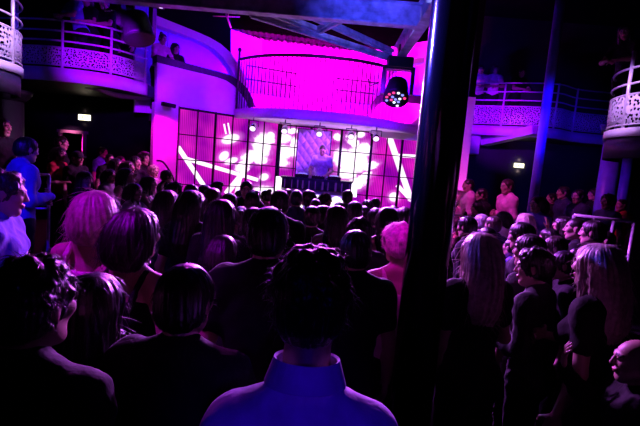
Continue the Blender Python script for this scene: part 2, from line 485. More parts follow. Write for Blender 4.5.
# wall under the left balcony with an open doorway
DX0, DX1, DZ = at(60, 150, 10.4).x, at(86, 150, 10.4).x, at(72, 133, 10.4).z
w = MB()
w.box(((-9 + DX0) / 2, 10.5, 3.25), (DX0 + 9, 0.2, 6.5)); w.box(((DX1 - 3.9) / 2, 10.5, 3.25), (-3.9 - DX1, 0.2, 6.5))
w.box(((DX0 + DX1) / 2, 10.5, (DZ + 6.5) / 2), (DX1 - DX0, 0.2, 6.5 - DZ))
struct(w.build('wall_back_left', M['black_wall']))
fr = MB()
fr.box((DX0 + 0.02, 10.38, DZ / 2), (0.06, 0.08, DZ)); fr.box((DX1 - 0.02, 10.38, DZ / 2), (0.06, 0.08, DZ))
fr.box(((DX0 + DX1) / 2, 10.38, DZ + 0.03), (DX1 - DX0 + 0.1, 0.08, 0.07))
struct(fr.build('trim_1', principled('brown_door_frame', (0.09, 0.05, 0.05), 0.5, noise=(9, 0.2))))
cm = MB(); pts = [Vector((DX1 - 0.28 + 0.0125 * k, 10.72 + 0.03 * math.sin(k * 1.3), 0)) for k in range(27)]
cm.ribbon(pts, 0.02, DZ + 0.05, 0.008)
tag(cm.build('door_curtain', CLOTH['pink']), 'pink lit curtain hanging in the open doorway under the left balcony', 'curtain')
area((DX0 + 0.15, 10.62, DZ - 0.1), (DX1 - 0.1, 10.75, 1.4), 12, PINK, 0.2, 0.1)
area((DX0 + 0.3, 10.1, 2.5), (DX0 + 0.3, 10.36, DZ + 0.02), 2.5, (1, 0.25, 0.7), 0.3, 0.05, 60)

# right back wall (lit faintly blue) and its pilaster strip beside the stage
struct(MB().box((6.0, 12.6, 3.25), (6.2, 0.2, 6.5)).build('wall_back_right', principled('blue_grey_wall', (0.02, 0.02, 0.025), 0.8, noise=(3, 0.2))))
p0, p1 = at(470, 100, 9.6), at(457, 200, 9.6)
pil = MB(); pil.box((3.11, 9.75, 1.87), (0.17, 0.3, 3.74))
struct(pil.build('trim_2', M['trim']))
pl = MB(); pl.box((3.11, 9.95, 5.1), (0.25, 0.3, 2.7)); struct(pl.build('trim_3', M['black_wall']))
spot((2.5, 8.8, 0.15), (3.08, 9.6, 2.4), 600, (1.0, 0.06, 0.8), 50, 0.4)

# ---- stage platform
st = MB(); st.box((-0.4, 10.5, 0.35), (6.0, 2.0, 0.7)); struct(st.build('stage_floor', M['floor']))

# ---- left splay of the stage opening
A, B = (-3.78, 9.28), (-1.3, 11.3)
nb = Vector((-(B[1] - A[1]), B[0] - A[0], 0)).normalized()
if nb.y < 0: nb = -nb


def LP(px, py, back=0.0): return on_plane(px, py, A, B, back)


# end pier (magenta strip)
q0, q1 = at(154, 130, 9.3), at(178, 130, 9.55)
pier = MB(); pier.prism([(q0.x, q0.y, 0), (q1.x, q1.y, 0), (q1.x, q1.y, 3.05), (q0.x, q0.y, 3.05)], nb * 0.2)
struct(pier.build('wall_stage_left', M['plaster']))
# parapet with its curved end
top = [(157, 62), (172, 66), (190, 70.5), (205, 74), (217, 77), (227, 80.5), (235, 86), (241, 93), (246, 100), (249, 108)]
base = [(157, 104), (172, 106), (190, 109), (205, 111), (217, 113), (227, 114), (235, 116), (241, 117), (246, 118), (249, 119)]
pp = MB(); pp.strip([LP(*p) for p in base], [LP(*p) for p in top], nb * 0.16)
struct(pp.build('wall_parapet_left', M['plaster']))
cap_top = [(157, 54.5), (172, 59), (190, 64), (205, 68), (217, 71), (228, 74), (239, 80), (247, 88), (252, 97), (256, 107)]
cp = MB(); cp.strip([LP(*p, -0.03) for p in top], [LP(*p, -0.03) for p in cap_top], nb * 0.3)
tag(cp.build('parapet_cap', M['dark_cap']), 'dark padded cap along the violet parapet left of the stage', 'parapet cap', 'parapet caps beside the stage')
ao = [(156, 15.5), (175, 23), (195, 31), (210, 37.5), (221, 44), (231, 53), (239, 64), (245, 76), (249, 88), (252, 100)]
ai = [(156, 24.5), (174, 31), (192, 38), (205, 43.5), (214, 49), (222.5, 57), (230, 67), (236, 78), (240, 88), (243, 100)]
ab = MB(); ab.strip([LP(*p, 0.18) for p in ai], [LP(*p, 0.18) for p in ao], nb * 0.25)
tag(ab.build('arch_band', M['plaster']), 'violet curved band arching over the blue box left of the stage', 'arch', 'arched bands beside the stage')
# blue back of the box
bw = MB(); bw.prism([LP(135, 112, 0.95), LP(262, 122, 0.95), LP(262, 40, 0.95), LP(135, -4, 0.95)], nb * 0.1)
struct(bw.build('wall_box_left', M['plaster']))
# black wall over the arch
ob = MB(); wtop = [(156, -40), (175, -40), (195, -40), (210, -40), (215, -10), (219, 10), (222, 20), (226, 28), (228, 32), (230, 36)]
ob.strip([LP(p[0], p[1] + 0.6, 0.2) for p in ao[:6]], [LP(p[0], -45, 0.2) for p in ao[:6]], nb * 0.1)
struct(ob.build('wall_over_arch', M['black_wall']))

# ---- right splay
A2, B2 = (1.0, 11.15), (2.6, 11.0)


def RP(px, py, back=0.0): return on_plane(px, py, A2, B2, back)


r_top = [(370, 118), (374, 111), (379, 104), (386, 100.5), (400, 102), (422, 104)]
r_base = [(370, 132), (374, 134), (379, 136), (386, 137.5), (400, 139), (422, 141)]
pp = MB(); pp.strip([RP(*p) for p in r_base], [RP(*p) for p in r_top], (0, 0.16, 0)); struct(pp.build('wall_parapet_right', M['plaster']))
r_cap = [(367, 113), (371, 104), (377, 96), (386, 92.5), (400, 93.5), (422, 95.5)]
cp = MB(); cp.strip([RP(*p, -0.03) for p in r_top], [RP(*p, -0.03) for p in r_cap], (0, 0.3, 0))
tag(cp.build('parapet_cap', M['dark_cap']), 'dark padded cap along the parapet right of the stage by the column', 'parapet cap', 'parapet caps beside the stage')
r_o = [(373, 108), (374.5, 98), (377, 88), (381, 78), (388, 69), (399, 61), (424, 57)]
r_i = [(380, 108), (381, 99), (383.5, 89), (387, 81), (393, 73.5), (403, 66), (424, 63)]
ab = MB(); ab.strip([RP(*p, 0.18) for p in r_i], [RP(*p, 0.18) for p in r_o], (0, 0.25, 0))
tag(ab.build('arch_band', M['plaster']), 'curved band arching over the blue box right of the stage', 'arch', 'arched bands beside the stage')
bw = MB(); bw.prism([RP(374, 150, 0.75), RP(432, 150, 0.75), RP(432, 40, 0.75), RP(374, 50, 0.75)], (0, 0.1, 0))
struct(bw.build('wall_box_right', M['plaster']))

# ---- pleated curtain at the back of the niche
cA, cB = Vector((-2.75, 11.95)), Vector((2.2, 12.75))
cv = []
for k in range(241):
    t = k / 240; p = cA.lerp(cB, t); cv.append(Vector((p.x, p.y + 0.035 * math.sin(t * 62 * math.pi), 0)))
zt = [4.98 + 0.05 * abs(math.sin(k / 240 * 20 * math.pi)) for k in range(241)]
cu = MB(); cu.ribbon(cv, 2.9, 5.3, 0.01)
curtain = cu.build('stage_curtain', M['curtain'])
tag(curtain, 'magenta lit pleated curtain filling the niche above the stage', 'curtain')
va = MB(); vv = [Vector((p.x, p.y - 0.09, 0)) for p in cv]
va.ribbon(vv, [5.33 - 0.06 * abs(math.sin(k / 240 * 24 * math.pi)) for k in range(241)], 5.42, 0.02)
va.build('valance', CLOTH['charcoal'], curtain)

# ---- canopy over the stage
cpath = smooth_path([(-2.35, 10.62, 0), (-1.7, 10.02, 0), (-0.95, 9.68, 0), (-0.15, 9.58, 0), (0.75, 9.75, 0), (1.6, 10.3, 0), (2.4, 11.2, 0)], 8)
Z0, Z1 = 2.95, 3.17
can = thing('balcony', 'shallow violet balcony bulging out over the stage with thin bars', 'balcony', (0, 10.4, Z0))
poly = [(p.x, p.y, Z0 + 0.02) for p in cpath] + [(2.45, 12.6, Z0 + 0.02), (-2.6, 12.0, Z0 + 0.02)]
sl = MB(); sl.prism(poly, (0, 0, Z1 - Z0 - 0.04)); sl.build('floor_slab', M['plaster'], can)
fa = MB(); fa.ribbon(cpath, Z0, Z1, 0.06); fa.build('fascia', M['plaster'], can)
rp = resample(cpath, 60)[2:46]
rp = [p for p in rp if -2.3 < p.x < 1.62]
tr = MB(); tr.tube([(p.x, p.y, 4.33) for p in rp], 0.036, 8); tr.build('top_rail', M['dark_steel'], can)
for p in resample(rp, 40):
    MB().tube([(p.x, p.y, Z1), (p.x, p.y + 0.0, 4.33)], 0.013, 6).build('bar', M['dark_steel'], can)
e = rp[0]; MB().tube([(e.x, e.y, Z1), (e.x, e.y, 4.5)], 0.03, 8).lathe((e.x, e.y, 4.5), [(0.02, 0), (0.05, 0.03), (0.05, 0.08), (0.01, 0.11)], 12).build('end_post', M['dark_steel'], can)


# two landings with grid railings behind the bars
def landing(px0, px1, pt, pm, pb, Y, label):
    a, b = at(px0, pt[0], Y), at(px1, pt[1], Y + 0.25)
    a2, b2 = at(px0, pm[0], Y), at(px1, pm[1], Y + 0.25)
    z0 = Z1
    t = thing('grid_railing', label, 'railing', (a.x, a.y, z0), 'grid railings behind the balcony bars')
    lw = MB(); lw.strip([(a.x, a.y, z0), (b.x, b.y, z0)], [(a2.x, a2.y, a2.z - 0.1), (b2.x, b2.y, b2.z - 0.1)], (0, 0.08, 0)); lw.build('low_wall', M['violet_lit_wall'], t)
    for f in (0, 0.5, 0.98):
        za = a.z + (a2.z - 0.1 - a.z) * f; zb = b.z + (b2.z - 0.1 - b.z) * f
        MB().tube([(a.x, a.y + .04, za), (b.x, b.y + .04, zb)], 0.018 if f != 0.98 else 0.01, 6).build('rail', M['dark_steel'], t)
    n = 9
    for k in range(n + 1):
        f = k / n
        x, y = a.x + (b.x - a.x) * f, a.y + (b.y - a.y) * f + .04
        MB().tube([(x, y, a.z + (b.z - a.z) * f), (x, y, a2.z - .12 + (b2.z - a2.z) * f)], 0.008, 6).build('bar', M['dark_steel'], t)


landing(247, 297, (65, 73.5), (88, 95), 0, 11.15, 'grid railing on a violet low wall at the left end of the niche')
landing(337, 381, (78, 83), (97, 102), 0, 11.2, 'grid railing on a violet low wall at the right end of the niche')


# lamps hung under the canopy
def par_lamp(px, py, label):
    p = at(px, py, 9.75); z = 2.74
    t = thing('par_lamp', label, 'stage lamp', (p.x, 9.85, z), 'round lamps under the stage balcony')
    ax = Vector((0, -0.75, -0.55)).normalized(); c = Vector((p.x, 9.85, z))
    MB().lathe(c - ax * 0.1, [(0.03, 0), (0.06, 0.02), (0.07, 0.12), (0.08, 0.2)], 20, ax).build('lamp_body', M['chrome'], t)
    MB().lathe(c + ax * 0.1, [(0.066, 0), (0.055, 0.012)], 20, ax).build('lens', M['lamp_glow'], t.children[0])
    y = MB(); y.tube([c + Vector((-0.12, 0, 0)), c + Vector((-0.12, 0, 0.13)), c + Vector((0.12, 0, 0.13)), c + Vector((0.12, 0, 0))], 0.012, 6)
    y.tube([c + Vector((0, 0, 0.13)), c + Vector((0, 0.02, Z0 - z))], 0.014, 6); y.build('yoke', M['dark_steel'], t)
    spot(c + ax * 0.14, (p.x * 1.6, 3.0, 1.5), 160, LILAC, 60, 0.7, 0.07)


for px, py, lb in ((253, 119, 'leftmost round lamp under the stage balcony'), (285, 121, 'second round lamp from the left under the stage balcony'),
                   (320, 124, 'round lamp under the middle of the stage balcony'), (352, 127, 'fourth round lamp under the stage balcony, right of the DJ'),
                   (377, 131, 'rightmost round lamp under the stage balcony')):
    par_lamp(px, py, lb)
# light bars that wash the underside
area((-0.6, 10.6, 2.5), (-0.5, 10.2, 2.95), 8, (0.6, 0.2, 1.0), 2.6, 0.1)
area((1.0, 10.8, 2.5), (0.9, 10.5, 2.95), 6, (0.6, 0.2, 1.0), 1.8, 0.1)

# ---- video walls
def video_wall(a, b, ztop, zbot, cols, rows, label, mat):
    a = Vector(a); b = Vector(b); d = (b - a); L = d.length; u = Vector((d.x, d.y, 0)) / L; n = Vector((u.y, -u.x, 0))
    t = thing('video_wall', label, 'video wall', (a.x, a.y, zbot), 'magenta video walls at the back of the stage')
    for i in range(cols):
        for j in range(rows):
            c0 = L * i / cols + (0.035 if i % 2 == 0 else 0.014); c1 = L * (i + 1) / cols - (0.014 if i % 2 == 0 else 0.035)
            e0 = zbot + (ztop - zbot) * j / rows + 0.012; e1 = zbot + (ztop - zbot) * (j + 1) / rows - 0.012
            q = [a + u * c0, a + u * c1]
            P = [(q[0].x, q[0].y, e0), (q[1].x, q[1].y, e0), (q[1].x, q[1].y, e1), (q[0].x, q[0].y, e1)]
            uvs = [(c0, e0), (c1, e0), (c1, e1), (c0, e1)]
            MB().prism(P, -n * 0.05, 0, uvs).build('screen_panel', mat, t)
    f = MB()
    P = [a - n * 0.02, b - n * 0.02]
    f.prism([(P[0].x, P[0].y, zbot), (P[1].x, P[1].y, zbot), (P[1].x, P[1].y, ztop + 0.04), (P[0].x, P[0].y, ztop + 0.04)], -n * 0.08)
    for i in range(cols + 1):
        p = a + u * (L * i / cols); f.beam((p.x, p.y, zbot), (p.x, p.y, ztop + 0.04), 0.03, 0.03, (0, 1, 0))
    f.build('frame', M['fixture'], t)
    return t, a, b, n


LA, LB = Vector((-3.28, 9.56, 0)), Vector((-1.25, 11.3, 0))
RA, RB = Vector((-1.2, 11.32, 0)), Vector((2.4, 11.32, 0))


def uv_on(a, b, px, py):
    p = on_plane(px, py, (a.x, a.y), (b.x, b.y)); d = (b - a).normalized()
    return np.array([(p.x - a.x) * d.x + (p.y - a.y) * d.y, p.z])


def blob(a, b, px, py, rx, ry, ang=0, rag=True):
    c = uv_on(a, b, px, py); s_ = R_(ang); e1 = uv_on(a, b, px + rx * math.cos(s_), py + rx * math.sin(s_)) - c
    e2 = uv_on(a, b, px - ry * math.sin(s_), py + ry * math.cos(s_)) - c
    return (c[0], c[1], float(np.hypot(*e1)), float(np.hypot(*e2)), math.atan2(e1[1], e1[0]), rag)


def bar(a, b, x0, y0, x1, y1, w_):
    p = uv_on(a, b, x0, y0); q = uv_on(a, b, x1, y1); c = (p + q) / 2; d = q - p; L_ = np.hypot(*d); d = d / L_
    e2 = uv_on(a, b, (x0 + x1) / 2 + w_ / 2 * -(y1 - y0) / math.hypot(x1 - x0, y1 - y0), (y0 + y1) / 2 + w_ / 2 * (x1 - x0) / math.hypot(x1 - x0, y1 - y0)) - c
    return (c[0], c[1], L_ / 2, abs(float(e2[0] * -d[1] + e2[1] * d[0])), math.atan2(d[1], d[0]))


lblobs = [blob(LA, LB, *q, rag) for q, rag in (((230.5, 139, 9, 4.6, -15), 0), ((224, 156, 5.5, 4, -38), 0), ((231, 161, 7, 3, -18), 0), ((264, 177, 4.6, 3.4, -12), 0),
          ((262, 193, 12, 7, -10), 1), ((243, 166, 8, 5, -30), 1), ((262, 146, 9, 13, 25), 1), ((250, 157, 9, 6, -20), 1), ((270, 138, 5, 6, 10), 1), ((261, 160, 7, 4, 0), 1))]
lbars = [bar(LA, LB, *q) for q in ((178, 147, 210, 195, 4.6), (187, 159, 258, 180, 3.8), (226, 194, 248, 167, 5.5), (236, 196, 240, 178, 4), (224, 124, 226, 134, 1.6), (228, 123, 230, 134, 1.4))]
rblobs = [blob(RA, RB, *q, True) for q in ((281, 139, 11, 5, -8), (284, 152, 10, 7, 0), (277, 161, 12, 5, 10), (292, 131, 6, 3, 0), (294, 147, 4, 10, 0), (268, 156, 7, 7, -10),
          (338, 137, 4, 4, 0), (342, 158, 9, 10, 0), (353, 141, 5, 8, -30), (356, 160, 12, 13, 10), (348, 172, 10, 7, 0), (364, 150, 8, 7, -25),
          (357, 183, 10, 6, -14), (370, 166, 8, 4, -20), (364, 177, 9, 4, -30), (360, 135, 5, 3, 0))] + [blob(RA, RB, 394, 197, 5, 4.6, 0, False)]
rbars = [bar(RA, RB, *q) for q in ((389, 136, 411, 200, 6), (398, 155.5, 418, 156.5, 3.4), (397, 185, 412, 201, 4))]
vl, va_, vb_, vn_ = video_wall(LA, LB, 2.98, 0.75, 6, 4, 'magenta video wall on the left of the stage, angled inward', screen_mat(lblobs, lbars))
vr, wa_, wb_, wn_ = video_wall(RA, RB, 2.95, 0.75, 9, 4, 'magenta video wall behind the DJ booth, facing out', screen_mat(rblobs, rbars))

# tufted panel behind the DJ
tp0, tp1 = -0.72, 0.12
nx, nz = 64, 96
tm = MB(); zb, ztp = 1.3, 2.88
for j in range(nz + 1):
    for i in range(nx + 1):
        x = tp0 + (tp1 - tp0) * i / nx; z = zb + (ztp - zb) * j / nz
        u = (x - tp0) / 0.21; v = (z - zb) / 0.26
        d = abs(math.sin(math.pi * (u + v) / 1) * math.sin(math.pi * (u - v) / 1))
        tm.v.append(Vector((x, 11.22 - 0.06 * d ** 0.5, z)))
for j in range(nz):
    for i in range(nx):
        k = j * (nx + 1) + i; tm.face([k, k + 1, k + nx + 2, k + nx + 1], None, 0, True)
tt = thing('tufted_panel', 'violet diamond-tufted panel standing behind the DJ', 'panel', (-0.3, 11.25, 0.7))
tm.build('upholstery', M['tuft'], tt)
bk = MB(); bk.box((-0.3, 11.26, 1.79), (0.9, 0.07, 2.22)); bk.build('backing', M['fixture'], tt)
spot((0.2, 9.9, 2.85), (-0.25, 11.2, 2.2), 230, (0.5, 0.1, 1.0), 60, 0.5)
spot((-0.8, 9.7, 2.6), (-0.05, 10.3, 2.1), 22, (0.4, 0.05, 1.0), 40, 0.5)

# ---- DJ booth
bo = thing('dj_booth', 'long dark glossy DJ booth with glowing white ends on the stage', 'DJ booth', (-0.15, 9.85, 0.7))
b0, b1 = -0.92, 0.66
x = MB(); x.box(((b0 + b1) / 2, 9.95, 1.66), (b1 - b0 + 0.06, 0.66, 0.04)); x.build('worktop', M['booth'], bo)
x = MB(); x.box(((b0 + b1) / 2, 9.66, 1.53), (b1 - b0, 0.05, 0.22)); fpan = x.build('front_panel', M['booth'], bo)
for k in range(11):
    xx = b0 + 0.08 + (b1 - b0 - 0.16) * k / 10 + random.uniform(-.03, .03)
    MB().box((xx, 9.63, 1.53), (random.uniform(0.015, 0.05), 0.012, 0.19)).build('light_strip', M['booth_strip'], fpan)
x = MB(); x.box(((b0 + b1) / 2, 9.72, 1.38), (b1 - b0 + 0.1, 0.1, 0.08)); x.build('shelf', M['white_box'], bo)
x = MB(); x.box(((b0 + b1) / 2, 9.74, 1.02), (b1 - b0 + 0.1, 0.06, 0.64)); bbase = x.build('base', M['booth_glow'], bo)
for xx, ww in ((b0 - 0.07, 0.12), (b1 + 0.07, 0.12)):
    MB().box((xx, 9.72, 1.5), (ww, 0.2, 0.32)).build('end_box', M['white_glow'], bo)
for xx in (-0.55, -0.1, 0.35):
    pts = [(xx + 0.17 * math.cos(a), 9.705, 1.12 + 0.2 * math.sin(a)) for a in np.linspace(0, 2 * math.pi, 20, endpoint=False)]
    MB().prism(pts, (0, -0.01, 0)).build('oval_light', M['white_glow'], bbase)


def deck(x, label):
    t = thing('media_player', label, 'media player', (x, 9.95, 1.68), 'players on the DJ booth')
    bd = MB().box((x, 9.95, 1.715), (0.30, 0.38, 0.07)).build('body', M['fixture'], t)
    MB().lathe((x, 9.90, 1.75), [(0.10, 0), (0.10, 0.012), (0.09, 0.018)], 24).build('jog_wheel', M['chrome'], bd)
    MB().box((x, 10.09, 1.765), (0.2, 0.05, 0.03)).build('display', M['blue_dot'], bd)


deck(-0.48, 'black media player on the DJ booth left of the mixer'); deck(0.26, 'black media player on the DJ booth right of the mixer')
t = thing('mixer', 'black DJ mixer with small knobs between the two players', 'mixer', (-0.11, 9.95, 1.68))
mbd = MB().box((-0.11, 9.95, 1.71), (0.3, 0.36, 0.06)).build('body', M['fixture'], t)
for i in range(4):
    for j in range(4):
        MB().lathe((-0.2 + i * 0.06, 9.85 + j * 0.06, 1.74), [(0.012, 0), (0.010, 0.02)], 10).build('knob', M['chrome'], mbd)


# ------------------------------------------------------------------ balconies
def balcony(path, zf, label, panel_h, rails, rail_h, posts, th=0.25, back=None, group=None, perf='perf'):
    P = [Vector((p[0], p[1], 0)) for p in path]
    c = P[len(P) // 2]
    t = thing('balcony', label, 'balcony', (c.x, c.y, zf - th), group)
    poly = [(p.x, p.y, zf - th) for p in P] + [(q[0], q[1], zf - th) for q in back]
    MB().prism(poly, (0, 0, th - 0.01)).build('floor_slab', M['fixture'], t)
    MB().ribbon(P, zf - th, zf, 0.05).build('fascia', M['trim'], t)
    n = len(posts)
    full = resample(P, 121)
    for i in range(n - 1):
        seg = full[int(posts[i] * 120):int(posts[i + 1] * 120) + 1]
        MB().ribbon(seg, zf + 0.05, zf + 0.05 + panel_h, 0.012).build('perforated_panel', M[perf], t)
        pnl = t.children[-1] if False else [q for q in t.children if q.name.startswith('perforated_panel')][-1]
        for ze, re_ in ((zf + 0.05 + panel_h, 0.014), (zf + 0.05, 0.012)):
            MB().tube([(p.x, p.y, ze) for p in seg], re_, 6).build('panel_edge', M['steel'], pnl)
    for f in posts:
        p = full[int(f * 120)]
        MB().tube([(p.x, p.y, zf - th * 0.6), (p.x, p.y, zf + rail_h + 0.02)], 0.024, 8).build('post', M['steel'], t)
    for h in rails:
        MB().tube([(p.x, p.y, zf + h) for p in full], 0.017, 8).build('rail', M['steel'], t)
    return t


lbp = smooth_path([(-6.9, 8.62, 0), (-6.05, 8.42, 0), (-5.2, 8.33, 0), (-4.35, 8.6, 0), (-3.92, 9.35, 0)], 8)
lb = balcony(lbp, 3.42, 'upper left balcony with perforated front beside the stage', 0.33, (0.50, 0.68, 0.87), 0.87, (0.05, 0.52, 0.76, 0.985),
             back=[(-3.92, 10.4), (-6.9, 10.4)], group='balconies around the hall')
# curved corbel under it
cb = smooth_path([at(86, 84, 8.9), at(100, 88, 9.0), at(120, 95, 9.4), at(150, 97, 9.8)], 6)
x = MB(); x.tube(cb, [0.09 - 0.03 * i / (len(cb) - 1) for i in range(len(cb))], 8); x.build('bracket', M['trim'], lb)
rbp = smooth_path([(3.75, 11.75, 0), (4.4, 11.5, 0), (5.1, 11.2, 0), (5.8, 11.1, 0), (6.5, 11.5, 0), (7.6, 11.6, 0)], 8)
rb = balcony(rbp, 3.4, 'upper right balcony with perforated front beyond the black column', 0.46, (0.66, 0.88, 1.1), 1.1, (0.015, 0.21, 0.52, 0.72, 0.98),
             back=[(7.6, 12.5), (3.75, 12.5)], group='balconies around the hall')
x = MB(); x.beam(at(484, 142, 12.2), at(536, 130, 10.9), 0.3, 0.22); x.build('bracket', M['trim'], rb)
x = MB(); x.box((3.95, 12.1, 2.9), (0.5, 0.5, 0.5)); x.build('corbel', M['trim'], rb)


def drum_path(cx, cy, r, a0, a1, n=24):
    return [Vector((cx + r * math.cos(R_(a0 + (a1 - a0) * k / n)), cy + r * math.sin(R_(a0 + (a1 - a0) * k / n)), 0)) for k in range(n + 1)]


lp = at(16, 45, 6.2)
nl = balcony(drum_path(lp.x - 1.0, 6.0, 1.0, -110, 60), 3.05, 'rounded white box balcony at the near left edge', 0.42, (0.64, 0.88), 1.3, (0.02, 0.70, 0.98), th=0.12, perf='perf_big',
             back=[(-6.5, 6.9), (-6.5, 5.0)], group='balconies around the hall')
rp_ = at(616, 120, 6.4)
nr = balcony(drum_path(rp_.x + 1.0, 6.3, 1.0, 290, 110), 2.86, 'rounded white box balcony at the near right edge', 0.42, (0.62, 0.84), 1.05, (0.02, 0.594, 0.98), th=0.12, perf='perf_big',
             back=[(6.2, 7.2), (6.2, 5.4)], group='balconies around the hall')
for pth, z, ow in ((drum_path(lp.x - 1.0, 6.0, 0.97, -110, 60), 3.05, nl), (drum_path(rp_.x + 1.0, 6.3, 0.97, 290, 110), 2.86, nr)):
    MB().ribbon(pth, z - 0.42, z - 0.1, 0.05).build('skirt', M['dark_cap'], ow)
for px, py, Y, ow in ((5, 88, 6.3, nl), (632, 141, 6.3, nr)):
    p = at(px, py, Y); z = p.z
    MB().lathe((p.x, p.y, z), [(0.06, 0), (0.12, 0.05), (0.12, 0.12), (0.05, 0.22)], 16).build('downlight', M['dark_steel'], ow)


# ------------------------------------------------------------------ columns
def column(x, y, r, h, mat, label, base=True):
    t = thing('column', label, 'column', (x, y, 0), 'iron columns holding the balconies')
    MB().lathe((x, y, 0), [(r, 0.2), (r, h - 0.2)], 40).build('shaft', mat, t)
    MB().lathe((x, y, 0), [(r * 1.6, 0), (r * 1.6, 0.06), (r * 1.25, 0.12), (r * 1.05, 0.2)], 40).build('base', mat, t)
    MB().lathe((x, y, h - 0.2), [(r * 1.05, 0), (r * 1.5, 0.12), (r * 1.6, 0.2)], 40).build('capital', mat, t)


column(0.55, 2.1, 0.108, 6.5, M['column'], 'tall glossy black column with a blue glint standing in the crowd')
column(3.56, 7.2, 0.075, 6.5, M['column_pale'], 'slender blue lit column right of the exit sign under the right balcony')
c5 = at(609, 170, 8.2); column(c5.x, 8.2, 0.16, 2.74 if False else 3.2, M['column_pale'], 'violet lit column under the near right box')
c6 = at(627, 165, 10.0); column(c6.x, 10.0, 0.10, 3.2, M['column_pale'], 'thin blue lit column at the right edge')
c7 = at(8, 105, 8.0); column(c7.x, 8.0, 0.25, 2.9, M['fixture'], 'thick dim violet column under the near left box')
spot((2.4, 6.0, 2.3), (c5.x, 8.2, 2.0), 120, (0.22, 0, 1), 20, 0.5)
spot((4.2, 8.0, 2.9), (c6.x, 10.0, 1.9), 90, BLUE, 24, 0.5)
spot((-4.0, 6.6, 2.6), (c7.x, 8.0, 2.7), 8, (0.15, 0, 1), 26, 0.5)

# ------------------------------------------------------------------ steelwork
def i_beam(a, b, h, w, label, name='steel_beam', mat=None):
    a = Vector(a); b = Vector(b)
    t = thing(name, label, 'beam', tuple(a), 'ceiling steelwork')
    m = mat or M['beam']; up = Vector((0, 0, 1))
    MB().beam(a, b, 0.03, h).build('web', m, t)
    MB().beam(a + up * (h / 2), b + up * (h / 2), w, 0.025).build('flange', m, t)
    MB().beam(a - up * (h / 2), b - up * (h / 2), w, 0.025).build('flange', m, t)


i_beam((-4.6, 6.5, 4.27), (1.22, 6.5, 4.25), 0.30, 0.16, 'blue lit steel beam crossing above the stage front')
i_beam((1.27, 8.75, 4.26), (1.24, 5.5, 4.26), 0.32, 0.16, 'violet sheened steel beam running back from the black column')


def strut(a, b, label):
    o = MB().beam(a, b, 0.13, 0.07).beam(Vector(a) + Vector((0, 0, -0.04)), Vector(b) + Vector((0, 0, -0.04)), 0.05, 0.05).build('strut', M['beam'])
    tag(o, label, 'strut', 'bracing struts under the ceiling')


strut((-1.25, 6.6, 4.13), (1.18, 8.5, 4.13), 'long pale diagonal strut from the steel beam to the far corner')
strut((-0.55, 6.6, 4.24), (1.1, 8.4, 4.24), 'upper diagonal strut meeting the long one at the far corner')
strut((-0.95, 6.62, 4.18), (-0.28, 7.3, 4.18), 'short diagonal strut between the steel beam and the long strut')
strut((-0.25, 7.25, 4.18), (0.1, 6.62, 4.18), 'short crossing strut near the middle of the steel beam')

# far pink lit rod and hanger under the roof
o = MB().tube([at(226, 14, 9.0), at(231, 28, 9.0)], 0.02, 6).tube([at(213, 16, 9.0), at(240, 17, 9.0)], 0.012, 6).tube([at(228, 20, 9.0), Vector((at(228, 20, 9.0).x, 9.0, 6.5))], 0.006, 6).build('hanging_rod', CLOTH['pink'])
tag(o, 'thin pink lit crossed rod hanging in the dark above the curtain', 'rod')
spot((-1.6, 8.4, 4.0), at(228, 20, 9.0), 40, PINK, 20, 0.4)


# moving heads
def moving_head(c, aim, s, label, dots=True):
    c = Vector(c); ax = Vector(aim).normalized()
    t = thing('moving_head_lamp', label, 'stage lamp', tuple(c), 'moving head lamps')
    MB().box(c + Vector((0, 0, 0.36 * s)), (0.34 * s, 0.26 * s, 0.14 * s)).build('base_box', M['fixture'], t)
    y = MB(); sx = ax.cross(Vector((0, 0, 1)))
    sx = sx.normalized() if sx.length > 0.05 else Vector((1, 0, 0))
    for sg in (-1, 1):
        y.beam(c + sx * sg * 0.2 * s + Vector((0, 0, -0.06 * s)), c + sx * sg * 0.2 * s + Vector((0, 0, 0.3 * s)), 0.05 * s, 0.12 * s, ax if abs(ax.z) < .9 else (0, 1, 0))
    y.box(c + Vector((0, 0, 0.29 * s)), (0.42 * s, 0.14 * s, 0.04 * s)); y.build('yoke', M['fixture'], t)
    hd = MB().lathe(c - ax * 0.16 * s, [(0.08 * s, 0), (0.14 * s, 0.04 * s), (0.165 * s, 0.2 * s), (0.175 * s, 0.3 * s), (0.175 * s, 0.33 * s)], 28, ax).build('head', M['fixture'], t)
    MB().lathe(c + ax * 0.165 * s, [(0.165 * s, 0), (0.16 * s, 0.012 * s)], 28, ax).build('lens_plate', M['fixture'], hd)
    q = Vector((0, 0, 1)).rotation_difference(ax)
    if dots:
        for rr, n in ((0.0, 1), (0.06, 6), (0.125, 12)):
            for k in range(n):
                a = 2 * math.pi * k / max(n, 1)
                p = c + ax * 0.178 * s + q @ Vector((rr * s * math.cos(a), rr * s * math.sin(a), 0))
                MB().lathe(p, [(0.022 * s, 0), (0.016 * s, 0.008 * s)], 10, ax).build('led_cell', random.choice([M['red_dot'], M['blue_dot'], M['white_dot'], M['fixture']]), hd)
    hb = MB(); p = c + sx * 0.26 * s
    hb.tube([p + Vector((0, 0, 0.1 * s)), p + sx * 0.12 * s + Vector((0, 0, 0.04 * s)), p + sx * 0.16 * s + Vector((0, 0, 0.14 * s))], 0.012 * s, 6)
    hb.build('clamp', M['chrome'], t)
    hg = MB(); hg.tube([c + Vector((0, 0, 0.43 * s)), c + Vector((0, 0, 0.62 * s))], 0.03 * s, 8); hg.build('hanger', M['fixture'], t)
    return t


